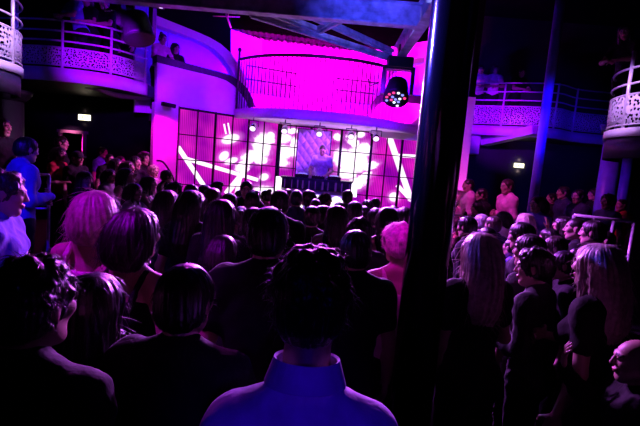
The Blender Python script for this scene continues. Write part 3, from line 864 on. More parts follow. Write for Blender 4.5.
mp = at(397, 89, 8.3)
moving_head((mp.x, 8.3, mp.z - 0.02), (-0.12, -0.55, -0.8), 1.35, 'black moving lamp with red and blue cells hung beside the column')
q = at(137, 26, 7.0); moving_head(q, (0.3, -0.2, -0.9), 1.35, 'large black moving lamp hung before the upper left balcony', False)
spot((-2.1, 7.6, 4.9), q, 1.5, (0.5, 0.4, 1.0), 30, 0.4)
q2 = at(156, 5, 7.0)
t = thing('led_bar', 'short white glowing lamp bar high above the left balcony', 'stage lamp', tuple(q2))
MB().beam(at(150, 4, 7.0), at(164, 6.5, 7.0), 0.1, 0.07).build('housing', M['fixture'], t)
for k in range(5):
    p = at(151.5 + 2.4 * k, 3.6 + 0.55 * k, 6.93); s_ = 0.012 + 0.006 * k
    MB().box(p, (s_ * 1.4, 0.02, s_ * 2)).build('led_cell', M['white_dot'], t)


# ------------------------------------------------------------------ exit signs
def exit_sign(px, py, Y, w, h, label):
    c = at(px, py, Y)
    t = thing('exit_sign', label, 'exit sign', (c.x, c.y, c.z - h / 2), 'lit exit signs')
    hs_ = MB().box(c, (w, 0.05, h)).build('housing', M['exit'], t)
    x0 = c.x - w * 0.36
    for k, ch in enumerate('EXIT'):
        b = MB(); lw = w * 0.14; x = x0 + k * w * 0.2; y = c.y - 0.03; th = 0.012
        L = lambda ax, az, bx, bz: b.beam((x + ax * lw, y, c.z + az * h * 0.28), (x + bx * lw, y, c.z + bz * h * 0.28), 0.006, th, (1, 0, 0.01) if ax == bx else (0, 0, 1))
        if ch == 'E': L(0, -1, 0, 1); L(0, 1, 1, 1); L(0, 0, .8, 0); L(0, -1, 1, -1)
        elif ch == 'X': L(0, -1, 1, 1); L(0, 1, 1, -1)
        elif ch == 'I': L(.5, -1, .5, 1)
        else: L(0, 1, 1, 1); L(.5, -1, .5, 1)
        b.build('letter', M['exit_green'], hs_)
    l = bpy.data.lights.new('sign_glow', 'POINT'); l.energy = 0.7; l.color = (1.0, 0.7, 0.6); l.shadow_soft_size = 0.04
    for dz in (-0.16, 0.16):
        o = bpy.data.objects.new('sign_glow', l); COL.objects.link(o); o.location = (c.x, c.y + 0.02, c.z + dz)


exit_sign(84.5, 117.5, 10.375, 0.27, 0.13, 'small lit exit sign above the pink doorway')
exit_sign(519, 165.5, 12.47, 0.27, 0.12, 'small lit exit sign on the wall under the right balcony')

# ------------------------------------------------------------------ platforms with rails at both sides
def low_rail(a, b, z, nposts, label):
    a = Vector(a); b = Vector(b)
    t = thing('hand_rail', label, 'railing', (a.x, a.y, 0), 'low rails at the edges of the dance floor')
    MB().tube([(a.x, a.y, a.z), (b.x, b.y, b.z)], 0.02, 8).build('rail', M['steel'], t)
    MB().tube([(a.x, a.y, a.z - .45), (b.x, b.y, b.z - .45)], 0.014, 8).build('rail', M['steel'], t)
    for k in range(nposts):
        p = a.lerp(b, k / (nposts - 1)); MB().tube([(p.x, p.y, z), (p.x, p.y, p.z)], 0.02, 8).build('post', M['steel'], t)


struct(MB().box((-6.5, 7.2, 0.1), (5.0, 6.4, 0.2)).build('floor_step_left', M['floor']))
struct(MB().box((6.3, 7.7, 0.1), (5.4, 5.0, 0.2)).build('floor_step_right', M['floor']))
low_rail(at(0, 172, 5.6), at(49, 175, 5.6), 0.2, 3, 'low steel rail behind the person in the blue jacket')
low_rail(at(574, 215, 5.6), at(634, 222, 5.4), 0.2, 4, 'low steel rail in front of the people on the right')
o = MB().tube(smooth_path([at(157, 160.5, 9.0), at(163, 162, 8.95), at(169, 170, 8.9), at(174, 181, 8.85), at(176, 196, 8.8), Vector((-2.95, 8.8, 0.02))], 6), 0.02, 8).build('cable_loop', M['fixture'])
tag(o, 'black cable loop curving down the magenta pier left of the stage', 'cable')
o = MB().beam(at(162, 103.5, 9.1), at(175, 106.5, 9.3), 0.1, 0.08).build('flood_lamp', M['fixture'])
tag(o, 'small black flood lamp under the violet parapet', 'stage lamp')


# ================================================================== PEOPLE
# one smooth signed-distance body, meshed as a single surface
def axis(lo, hi, coarse, fine, spans):
    out = [lo]
    while out[-1] < hi:
        x = out[-1]; s = coarse
        for a, b in spans:
            if a - 1e-6 <= x < b: s = fine
            elif x < a < x + coarse: s = min(s, max(a - x, fine))
        out.append(x + s)
    return np.array(out, np.float32)


class Field:
    def __init__(s, ax, ay, az):
        s.a = (ax, ay, az); s.D = np.full((len(ax), len(ay), len(az)), 1.0, np.float32)

    def _sub(s, lo, hi):
        sl = []
        for a, l, h in zip(s.a, lo, hi):
            i0 = max(int(np.searchsorted(a, l)) - 1, 0); i1 = min(int(np.searchsorted(a, h)) + 1, len(a))
            if i1 <= i0: return None, None
            sl.append(slice(i0, i1))
        X = s.a[0][sl[0]][:, None, None]; Y = s.a[1][sl[1]][None, :, None]; Z = s.a[2][sl[2]][None, None, :]
        return tuple(sl), (X, Y, Z)

    def put(s, fn, lo, hi, k, sub=False):
        m = k + 0.03
        sl, P = s._sub([v - m for v in lo], [v + m for v in hi])
        if sl is None: return
        d = fn(*P); o = s.D[sl]
        if sub:
            h = np.maximum(k - np.abs(o + d), 0) / max(k, 1e-6); s.D[sl] = np.maximum(o, -d) + h * h * k * 0.25
        else:
            h = np.maximum(k - np.abs(o - d), 0) / max(k, 1e-6); s.D[sl] = np.minimum(o, d) - h * h * k * 0.25

    def rc(s, a, b, ra, rb, k=0.02, sub=False):
        a = np.array(a, np.float32); b = np.array(b, np.float32); d = b - a; dd = max(float(d @ d), 1e-9)

        def fn(X, Y, Z):
            t = np.clip(((X - a[0]) * d[0] + (Y - a[1]) * d[1] + (Z - a[2]) * d[2]) / dd, 0, 1)
            return np.sqrt((X - a[0] - t * d[0]) ** 2 + (Y - a[1] - t * d[1]) ** 2 + (Z - a[2] - t * d[2]) ** 2) - (ra + (rb - ra) * t)
        r = max(ra, rb)
        s.put(fn, np.minimum(a, b) - r, np.maximum(a, b) + r, k, sub)

    def el(s, c, r, R=None, k=0.02, sub=False):
        c = np.array(c, np.float32); r = np.array(r, np.float32)
        R = np.eye(3, dtype=np.float32) if R is None else np.array(R, np.float32)

        def fn(X, Y, Z):
            x, y, z = X - c[0], Y - c[1], Z - c[2]
            u = (R[0, 0] * x + R[1, 0] * y + R[2, 0] * z) / r[0]; v = (R[0, 1] * x + R[1, 1] * y + R[2, 1] * z) / r[1]
            w_ = (R[0, 2] * x + R[1, 2] * y + R[2, 2] * z) / r[2]
            k0 = np.sqrt(u * u + v * v + w_ * w_); k1 = np.sqrt((u / r[0]) ** 2 + (v / r[1]) ** 2 + (w_ / r[2]) ** 2) + 1e-6
            return k0 * (k0 - 1) / k1
        m = float(r.max()); s.put(fn, c - m, c + m, k, sub)

    def cutz(s, lo=None, hi=None):
        Z = s.a[2][None, None, :]
        if lo is not None: s.D = np.maximum(s.D, lo - Z)
        if hi is not None: s.D = np.maximum(s.D, Z - hi)

    def mesh(s):
        D = s.D; ax, ay, az = s.a; ins = D < 0
        nx, ny, nz = D.shape
        cnt = np.zeros((nx - 1, ny - 1, nz - 1), np.int8)
        for i in (0, 1):
            for j in (0, 1):
                for k in (0, 1): cnt += ins[i:nx - 1 + i, j:ny - 1 + j, k:nz - 1 + k]
        act = (cnt > 0) & (cnt < 8)
        I, J, K = np.nonzero(act); idx = np.full(act.shape, -1, np.int64); idx[I, J, K] = np.arange(len(I))
        S = np.zeros((len(I), 3)); n = np.zeros(len(I))
        cor = [(i, j, k) for i in (0, 1) for j in (0, 1) for k in (0, 1)]
        for p in cor:
            for ax_i in range(3):
                if p[ax_i]: continue
                q = list(p); q[ax_i] = 1
                d0 = D[I + p[0], J + p[1], K + p[2]]; d1 = D[I + q[0], J + q[1], K + q[2]]
                m = (d0 < 0) != (d1 < 0); t = np.where(m, d0 / np.where(m, d0 - d1, 1), 0)
                c = []
                for e, (A_, ii) in enumerate(((ax, I), (ay, J), (az, K))):
                    x0 = A_[ii + p[e]]; x1 = A_[ii + q[e]]; c.append(x0 + (x1 - x0) * t)
                S += np.stack(c, 1) * m[:, None]; n += m
        V = S / n[:, None]
        F = []
        e = ins[:-1, 1:-1, 1:-1] != ins[1:, 1:-1, 1:-1]; i, j, k = np.nonzero(e); j += 1; k += 1; fl = ins[i, j, k]
        q = np.stack([idx[i, j - 1, k - 1], idx[i, j, k - 1], idx[i, j, k], idx[i, j - 1, k]], 1); q[~fl] = q[~fl][:, ::-1]; F.append(q)
        e = ins[1:-1, :-1, 1:-1] != ins[1:-1, 1:, 1:-1]; i, j, k = np.nonzero(e); i += 1; k += 1; fl = ins[i, j, k]
        q = np.stack([idx[i - 1, j, k - 1], idx[i - 1, j, k], idx[i, j, k], idx[i, j, k - 1]], 1); q[~fl] = q[~fl][:, ::-1]; F.append(q)
        e = ins[1:-1, 1:-1, :-1] != ins[1:-1, 1:-1, 1:]; i, j, k = np.nonzero(e); i += 1; j += 1; fl = ins[i, j, k]
        q = np.stack([idx[i - 1, j - 1, k], idx[i, j - 1, k], idx[i, j, k], idx[i - 1, j, k]], 1); q[~fl] = q[~fl][:, ::-1]; F.append(q)
        return V, np.concatenate(F)


def to_mesh(name, V, F, mats, mi=None):
    me = bpy.data.meshes.new(name)
    me.vertices.add(len(V)); me.vertices.foreach_set('co', np.ascontiguousarray(V, np.float32).ravel())
    me.loops.add(F.size); me.loops.foreach_set('vertex_index', F.ravel().astype(np.int32))
    me.polygons.add(len(F)); me.polygons.foreach_set('loop_start', np.arange(0, F.size, 4, dtype=np.int32))
    try: me.polygons.foreach_set('loop_total', np.full(len(F), 4, np.int32))
    except Exception: pass
    for m in mats: me.materials.append(m)
    if mi is not None: me.polygons.foreach_set('material_index', mi.astype(np.int32))
    me.polygons.foreach_set('use_smooth', np.ones(len(F), bool))
    me.update(calc_edges=True); me.validate()
    return me


def rotx(a): c, s = math.cos(a), math.sin(a); return np.array([[1, 0, 0], [0, c, -s], [0, s, c]])
def rotz(a): c, s = math.cos(a), math.sin(a); return np.array([[c, -s, 0], [s, c, 0], [0, 0, 1]])


def hand_prims(w, d, n, thumb, curl, tagn):
    """w wrist, d finger direction, n palm normal, thumb = +1/-1 side; curl 0..1"""
    d = np.array(d, float); d /= np.linalg.norm(d); n = np.array(n, float); n -= d * (n @ d); n /= np.linalg.norm(n)
    t = np.cross(d, n) * thumb; w = np.array(w, float); P = []
    P.append(('el', w + d * 0.05, (0.041, 0.056, 0.017), np.stack([t, d, n], 1), 0.012, tagn))
    for i, (o, L) in enumerate(((0.032, 0.072), (0.011, 0.08), (-0.011, 0.075), (-0.031, 0.058))):
        b = w + d * 0.092 + t * o * 1.0; ang = curl * (0.7 + 0.1 * i)
        d1 = d * math.cos(ang) + n * math.sin(ang) + t * o * 2.0; d1 /= np.linalg.norm(d1)
        m = b + d1 * L * 0.55; a2 = ang * 2.1
        d2 = d * math.cos(a2) + n * math.sin(a2) + t * o * 1.5; d2 /= np.linalg.norm(d2)
        P.append(('rc', b - d * 0.02, m, 0.0098, 0.0088, 0.004, tagn)); P.append(('rc', m, m + d2 * L * 0.45, 0.0086, 0.0072, 0.004, tagn))
    b = w + d * 0.03 + t * 0.03; d1 = t * 0.75 + d * 0.6 + n * 0.25; d1 /= np.linalg.norm(d1)
    m = b + d1 * 0.045; d2 = d * 0.85 + t * 0.25 + n * (0.3 + curl * .4); d2 /= np.linalg.norm(d2)
    P.append(('rc', b, m, 0.014, 0.0105, 0.01, tagn)); P.append(('rc', m, m + d2 * 0.034, 0.010, 0.0085, 0.004, tagn))
    return P


def head_prims(c, R, sex):
    """head centred between crown and chin, facing local +y"""
    g = lambda p: np.array(c) + R @ np.array(p, float)
    P = []; E = lambda p, r, k=0.02, sub=False: P.append(('el', g(p), r, R, k, 'head_sub' if sub else 'head'))
    C = lambda a, b, ra, rb, k=0.015: P.append(('rc', g(a), g(b), ra, rb, k, 'head'))
    j = 1.0 if sex == 'm' else 0.92
    E((0, -0.012, 0.032), (0.073, 0.093, 0.083)); E((0, 0.03, -0.01), (0.064 * j, 0.062, 0.085), 0.03)
    C((0, 0.02, -0.05), (0, 0.066, -0.092), 0.05 * j, 0.022 * j, 0.03)
    for s in (-1, 1):
        C((s * 0.05 * j, -0.005, -0.05), (s * 0.02, 0.06, -0.09), 0.02, 0.02, 0.03)
        E((s * 0.042, 0.058, -0.008), (0.024, 0.026, 0.024), 0.02)
        P.append(('el', g((s * 0.031, 0.096, 0.018)), (0.017, 0.014, 0.012), R, 0.014, 'head_sub'))
        E((s * 0.031, 0.0815, 0.017), (0.0125, 0.0125, 0.0125), 0.003)
        C((s * 0.048, 0.078, 0.035), (s * 0.014, 0.089, 0.034), 0.007, 0.008, 0.012)
        E((s * 0.074, -0.012, 0.005), (0.009, 0.02, 0.031), 0.006); C((s * 0.08, -0.022, 0.022), (s * 0.076, -0.008, -0.022), 0.008, 0.007, 0.006)
        E((s * 0.010, 0.097, -0.022), (0.009, 0.011, 0.008), 0.006)
    C((0, 0.088, 0.026), (0, 0.108, -0.016), 0.008, 0.0115, 0.01)
    E((0, 0.088, -0.05), (0.025, 0.016, 0.008), 0.008); E((0, 0.087, -0.061), (0.02, 0.015, 0.0075), 0.005)
    return P


def skeleton(sex, arm_r, arm_l, lean=0.0, hyaw=0.0, hpitch=0.0, drop=0.0):
    """arm = dict(e=elbow,w=wrist,d=finger dir,n=palm normal,c=curl) in body space (+x right, +y front)"""
    P = []; f = sex == 'f'
    T = rotx(-lean); hip = np.array([0, 0, 0.96])
    tp = lambda p: hip + T @ (np.array(p, float) - hip)
    EL = lambda p, r, k, t, Rm=None: P.append(('el', tp(p), r, T if Rm is None else Rm, k, t))
    RC = lambda a, b, ra, rb, k, t: P.append(('rc', np.array(a, float), np.array(b, float), ra, rb, k, t))
    sw = (0.152 if f else 0.170) - drop * 0.3; hw = 0.165 if f else 0.155
    P.append(('el', np.array([0, -0.005, 0.96]), (hw, 0.112, 0.125), np.eye(3), 0.05, 'pelvis'))
    EL((0, 0, 1.12), ((0.125 if f else 0.142), 0.095, 0.15), 0.06, 'belly')
    EL((0, -0.005, 1.315 - drop * .8), ((0.148 if f else 0.17), 0.108, 0.175), 0.06, 'chest')
    if f:
        for s in (-1, 1): EL((s * 0.068, 0.085, 1.29), (0.058, 0.052, 0.058), 0.03, 'chest')
    else:
        for s in (-1, 1): EL((s * 0.075, 0.075, 1.36), (0.075, 0.035, 0.06), 0.04, 'chest')
    for s in (-1, 1):
        RC(tp((s * 0.035, -0.03, 1.515 - drop)), tp((s * sw * 0.92, -0.012, 1.455 - drop * 1.3)), 0.05 if not f else 0.042, 0.048 if not f else 0.042, 0.05, 'yoke')
        P.append(('el', np.array([s * 0.075, -0.065, 0.93]), (0.085, 0.075, 0.09), np.eye(3), 0.05, 'pelvis'))
        hx = 0.088
        RC((s * hx, 0, 0.90), (s * 0.1, 0.012, 0.49), 0.088 if not f else 0.09, 0.054, 0.04, 'thigh')
        RC((s * 0.1, 0.012, 0.49), (s * 0.108, -0.01, 0.09), 0.054, 0.036, 0.03, 'calf')
        P.append(('el', np.array([s * 0.103, -0.022, 0.345]), (0.05, 0.052, 0.11), np.eye(3), 0.04, 'calf'))
        q = 'foot_r' if s > 0 else 'foot_l'
        RC((s * 0.108, -0.025, 0.05), (s * 0.112, -0.04, 0.035), 0.038, 0.034, 0.03, q); RC((s * 0.108, -0.01, 0.055), (s * 0.125, 0.15, 0.028), 0.038, 0.028, 0.03, q)
    RC(tp((0, -0.022, 1.47)), tp((0, -0.002, 1.60)), 0.058 if not f else 0.048, 0.053 if not f else 0.045, 0.03, 'neck')
    hc = tp((0, 0.018, 1.665)); HR = T @ rotz(hyaw) @ rotx(-hpitch)
    P += head_prims(hc, HR, sex)
    for s, a, sd in ((1, arm_r, 'r'), (-1, arm_l, 'l')):
        sh = tp((s * sw, -0.012, 1.445 - drop * 1.3)); e = np.array(a['e'], float); w_ = np.array(a['w'], float); g = 0.86 if f else 1.0
        P.append(('rc', sh, sh + (e - sh) * 0.1, 0.058 * g, 0.056 * g, 0.04, 'yoke'))
        P.append(('rc', sh, e, 0.052 * g, 0.04 * g, 0.03, 'ua'))
        P.append(('rc', e, e + (w_ - e) * 0.35, 0.04 * g, 0.043 * g, 0.02, 'fa')); P.append(('rc', e + (w_ - e) * 0.35, w_, 0.043 * g, 0.027 * g, 0.02, 'fa'))
        P += hand_prims(w_, a['d'], a['n'], a.get('t', s), a.get('c', 0.5), 'hand')
    return P, hc, HR


def fill(F, P, tags, inflate=0.0, kx=0.0, ua=1.0, zmul=1.0):
    for p in P:
        if p[-1] not in tags: continue
        if p[0] == 'rc':
            _, a, b, ra, rb, k, t = p
            if t == 'ua' and ua < 1: b2 = a + (b - a) * ua; rb = ra + (rb - ra) * ua; F.rc(a, b2, ra + inflate, rb + inflate + 0.004, k + kx)
            else: F.rc(a, b, ra + inflate, rb + inflate, k + kx)
        else:
            _, c, r, R, k, t = p; F.el(c, [v + inflate for v in r], R, k + kx, t == 'head_sub')


def bounds(P):
    lo = np.full(3, 9.); hi = np.full(3, -9.)
    for p in P:
        for q, r in (((p[1], p[3]), (p[2], p[4])) if p[0] == 'rc' else ((p[1], max(p[2])),)):
            lo = np.minimum(lo, np.array(q) - r); hi = np.maximum(hi, np.array(q) + r)
    return lo - 0.03, hi + 0.03


def wobble(V, amp, sc):
    x, y, z = V[:, 0] * sc, V[:, 1] * sc, V[:, 2] * sc
    return amp * (np.sin(x * 1.3 + 1.7 * np.sin(z * .9 + y)) * np.sin(z * 1.1 + 1.3 * np.sin(y * 1.2 + x * .7)) + .5 * np.sin(2.3 * z + 2 * np.sin(1.7 * x)))


TAGS_BODY = {'pelvis', 'belly', 'chest', 'yoke', 'thigh', 'calf', 'foot_l', 'foot_r', 'neck', 'head', 'head_sub', 'ua', 'fa', 'hand'}


def make_template(name, sex, arm_r, arm_l, lean=0, hyaw=0, hpitch=0, top='tee', collar=False, drop=0.0):
    P, hc, HR = skeleton(sex, arm_r, arm_l, lean, hyaw, hpitch, drop)
    lo, hi = bounds(P)
    hb = [(hc[i] - 0.13, hc[i] + 0.13) for i in range(3)]; hs = [list(hb) for _ in range(1)]
    sp = [[hb[i]] for i in range(3)]
    for a in (arm_r, arm_l):
        w_ = np.array(a['w'], float); d = np.array(a['d'], float); d /= np.linalg.norm(d); m = w_ + d * 0.09
        for i in range(3): sp[i].append((m[i] - 0.10, m[i] + 0.10))
    A = [axis(lo[i], hi[i], 0.011, 0.0055, sp[i]) for i in range(3)]
    F = Field(*A); fill(F, P, TAGS_BODY - {'head', 'head_sub'}); fill(F, P, {'head', 'head_sub'}); F.cutz(lo=0.002)
    V, Q = F.mesh()
    ct = V[Q].mean(1); loc = (ct - hc) @ HR
    mi = np.zeros(len(Q), int)
    for s in (-1, 1):
        e = loc - np.array([s * 0.031, 0.0815, 0.017]); r = np.linalg.norm(e, axis=1)
        eye = (r < 0.0145) & (loc[:, 1] > 0.083) & (np.abs(e[:, 2]) < 0.0055); mi[eye] = 2
        mi[eye & (np.abs(e[:, 0]) < 0.006)] = 3
        bx = loc[:, 0] * s
        mi[(bx > 0.012) & (bx < 0.052) & (np.abs(loc[:, 2] - 0.038 + (bx - 0.03) ** 2 * 4) < 0.005) & (loc[:, 1] > 0.06)] = 4
    mi[(np.abs(loc[:, 0]) < 0.026) & (loc[:, 2] > -0.068) & (loc[:, 2] < -0.042) & (loc[:, 1] > 0.088 - 12 * loc[:, 0] ** 2)] = 1
    T = {'sex': sex, 'hc': hc, 'HR': HR, 'body': to_mesh('person', V, Q, [SKIN['light'], LIPS, EYEW, EYED, BROW], mi), 'H': float(V[:, 2].max())}

    def piece(nm, tags, infl, lo_z=None, hi_z=None, ua=1.0, kx=0.02, h=0.011, amp=0.004, extra=None):
        pp = [p for p in P if p[-1] in tags]; l, u = bounds(pp); l -= infl + .02; u += infl + .02
        G_ = Field(*[np.arange(l[i], u[i] + h, h, dtype=np.float32) for i in range(3)])
        fill(G_, P, tags, infl, kx, ua)
        if extra: extra(G_)
        G_.cutz(lo_z, hi_z)
        v, q = G_.mesh()
        nrm = np.zeros_like(v); fn = np.cross(v[q[:, 2]] - v[q[:, 0]], v[q[:, 3]] - v[q[:, 1]])
        for k in range(4): np.add.at(nrm, q[:, k], fn)
        nrm /= np.linalg.norm(nrm, axis=1)[:, None] + 1e-9
        v = v + nrm * np.maximum(wobble(v, amp, 26), -0.002)[:, None]
        return to_mesh(nm, v, q, [CLOTH['black']])
    torso = {'pelvis', 'belly', 'chest', 'yoke'}
    if top == 'tee': T['top'] = piece('shirt', torso | {'ua'}, 0.013, lo_z=0.93, ua=0.55)
    elif top == 'long': T['top'] = piece('jacket', torso | {'ua', 'fa'}, 0.015, lo_z=0.88)
    elif top == 'shirt': T['top'] = piece('shirt', torso | {'ua', 'fa'}, 0.013, lo_z=0.90, h=0.009, amp=0.003)
    else:
        def straps(G_):
            for s in (-1, 1):
                q = [(s * .085, -.112, 1.36), (s * .10, -.085, 1.46), (s * .10, -.03, 1.512), (s * .10, .045, 1.49), (s * .09, .105, 1.38)]
                for a_, b_ in zip(q, q[1:]): G_.rc(a_, b_, 0.013, 0.013, 0.01)
        tk = {'pelvis', 'belly', 'chest'}

        def tank(G_):
            G_.cutz(None, 1.385); straps(G_)
        T['top'] = piece('top', tk | {'yoke'} - {'yoke'}, 0.011, lo_z=0.9, extra=tank)
    T['topname'] = {'tee': 'shirt', 'long': 'jacket', 'shirt': 'shirt'}.get(top, 'tank_top')
    T['trousers'] = piece('trousers', {'pelvis', 'thigh', 'calf'}, 0.012, lo_z=0.07, hi_z=1.03, h=0.012)
    T['shoes'] = [piece('shoe', {q}, 0.009, lo_z=0.0, h=0.009, amp=0.0, kx=0.01) for q in ('foot_r', 'foot_l')]
    if collar:
        def ring(r, z, tilt): return [Vector((r * math.sin(a), r * 1.08 * -math.cos(a) - 0.012 + 0.0, z + tilt * math.cos(a))) for a in np.linspace(-2.75, 2.75, 40)]
        m = MB()
        L0, L1, L2, L3 = [ring(r, z - (0.02 if drop else -0.02), tl) for r, z, tl in ((0.080, 1.505, 0.020), (0.070, 1.566, 0.016), (0.075, 1.570, 0.016), (0.094, 1.512, 0.022))]
        for a_, b_ in ((L0, L1), (L1, L2), (L2, L3)):
            m.strip(a_, b_, (0, 0, 0.003))
        o = m.build('collar', CLOTH['black']); T['collar'] = o.data; bpy.data.objects.remove(o)
    return T


def arm(e, w_, d, n, c=0.5): return dict(e=e, w=w_, d=d, n=n, c=c)


DOWN_R = arm((0.235, -0.03, 1.16), (0.255, 0.04, 0.91), (0.02, 0.15, -1), (-1, 0.1, 0), 0.5)
DOWN_L = arm((-0.235, -0.03, 1.16), (-0.255, 0.04, 0.91), (-0.02, 0.15, -1), (1, 0.1, 0), 0.5)
FRONT_R = arm((0.225, 0.0, 1.17), (0.06, 0.25, 1.2), (-0.9, 0.35, 0.15), (0, -0.9, -0.3), 0.7)
FRONT_L = arm((-0.225, 0.0, 1.17), (-0.05, 0.23, 1.13), (0.9, 0.35, 0.15), (0, -0.9, -0.3), 0.7)
UP_R = arm((0.30, 0.18, 1.34), (0.22, 0.30, 1.57), (-0.1, 0.1, 1), (0, 1, 0), 0.35)
HIGH_R = arm((0.29, 0.14, 1.56), (0.24, 0.2, 1.82), (-0.05, 0.05, 1), (0, 1, 0.05), 0.25)
DRINK_R = arm((0.24, 0.02, 1.17), (0.16, 0.24, 1.28), (-0.35, 0.75, 0.35), (-0.8, -0.1, 0.1), 0.9)
RAIL_R = arm((0.25, 0.30, 1.16), (0.10, 0.48, 1.13), (-0.9, 0.3, -0.1), (0, 0.2, -1), 0.6)
RAIL_L = arm((-0.25, 0.30, 1.16), (-0.08, 0.46, 1.13), (0.9, 0.35, -0.1), (0, 0.2, -1), 0.6)
DJ_R = arm((0.27, 0.12, 1.17), (0.20, 0.36, 1.06), (-0.1, 1, -0.25), (0, -0.2, -1), 0.5)
DJ_L = arm((-0.27, 0.12, 1.17), (-0.16, 0.38, 1.06), (0.1, 1, -0.25), (0, -0.2, -1), 0.5)

TPL = {
    'man': make_template('man', 'm', DOWN_R, DOWN_L, 0.02, 0.0, 0.05, 'tee'),
    'man_front': make_template('man_front', 'm', FRONT_R, FRONT_L, 0.05, 0.2, 0.1, 'long'),
    'man_shirt': make_template('man_shirt', 'm', DOWN_R, DRINK_R if False else DOWN_L, 0.02, -0.1, 0.0, 'shirt', True),
    'man_collar': make_template('man_collar', 'm', DOWN_R, DOWN_L, 0.02, -0.1, 0.0, 'shirt', True, 0.07),
    'man_drink': make_template('man_drink', 'm', DRINK_R, DOWN_L, 0.03, -0.35, 0.1, 'shirt', True),
    'woman': make_template('woman', 'f', DOWN_R, DOWN_L, 0.02, 0.1, 0.05, 'tank'),
    'woman_tee': make_template('woman_tee', 'f', FRONT_R, DOWN_L, 0.03, -0.2, 0.05, 'tee'),
    'woman_up': make_template('woman_up', 'f', UP_R, FRONT_L, 0.02, 0.15, -0.05, 'tank'),
    'man_up': make_template('man_up', 'm', HIGH_R, DOWN_L, 0.0, 0.1, -0.05, 'tee'),
    'man_hand': make_template('man_hand', 'm', arm((0.30, 0.16, 1.25), (0.2, 0.33, 1.46), (-0.1, 0.1, 1), (0, -1, 0), 0.4), DOWN_L, 0.03, 0.1, 0.05, 'long'),
    'leaner': make_template('leaner', 'm', RAIL_R, RAIL_L, 0.30, -0.2, -0.05, 'tee'),
    'leaner_f': make_template('leaner_f', 'f', RAIL_R, RAIL_L, 0.28, 0.25, 0.0, 'tee'),
    'dj': make_template('dj', 'm', DJ_R, DJ_L, 0.16, 0.12, 0.4, 'tee'),
}


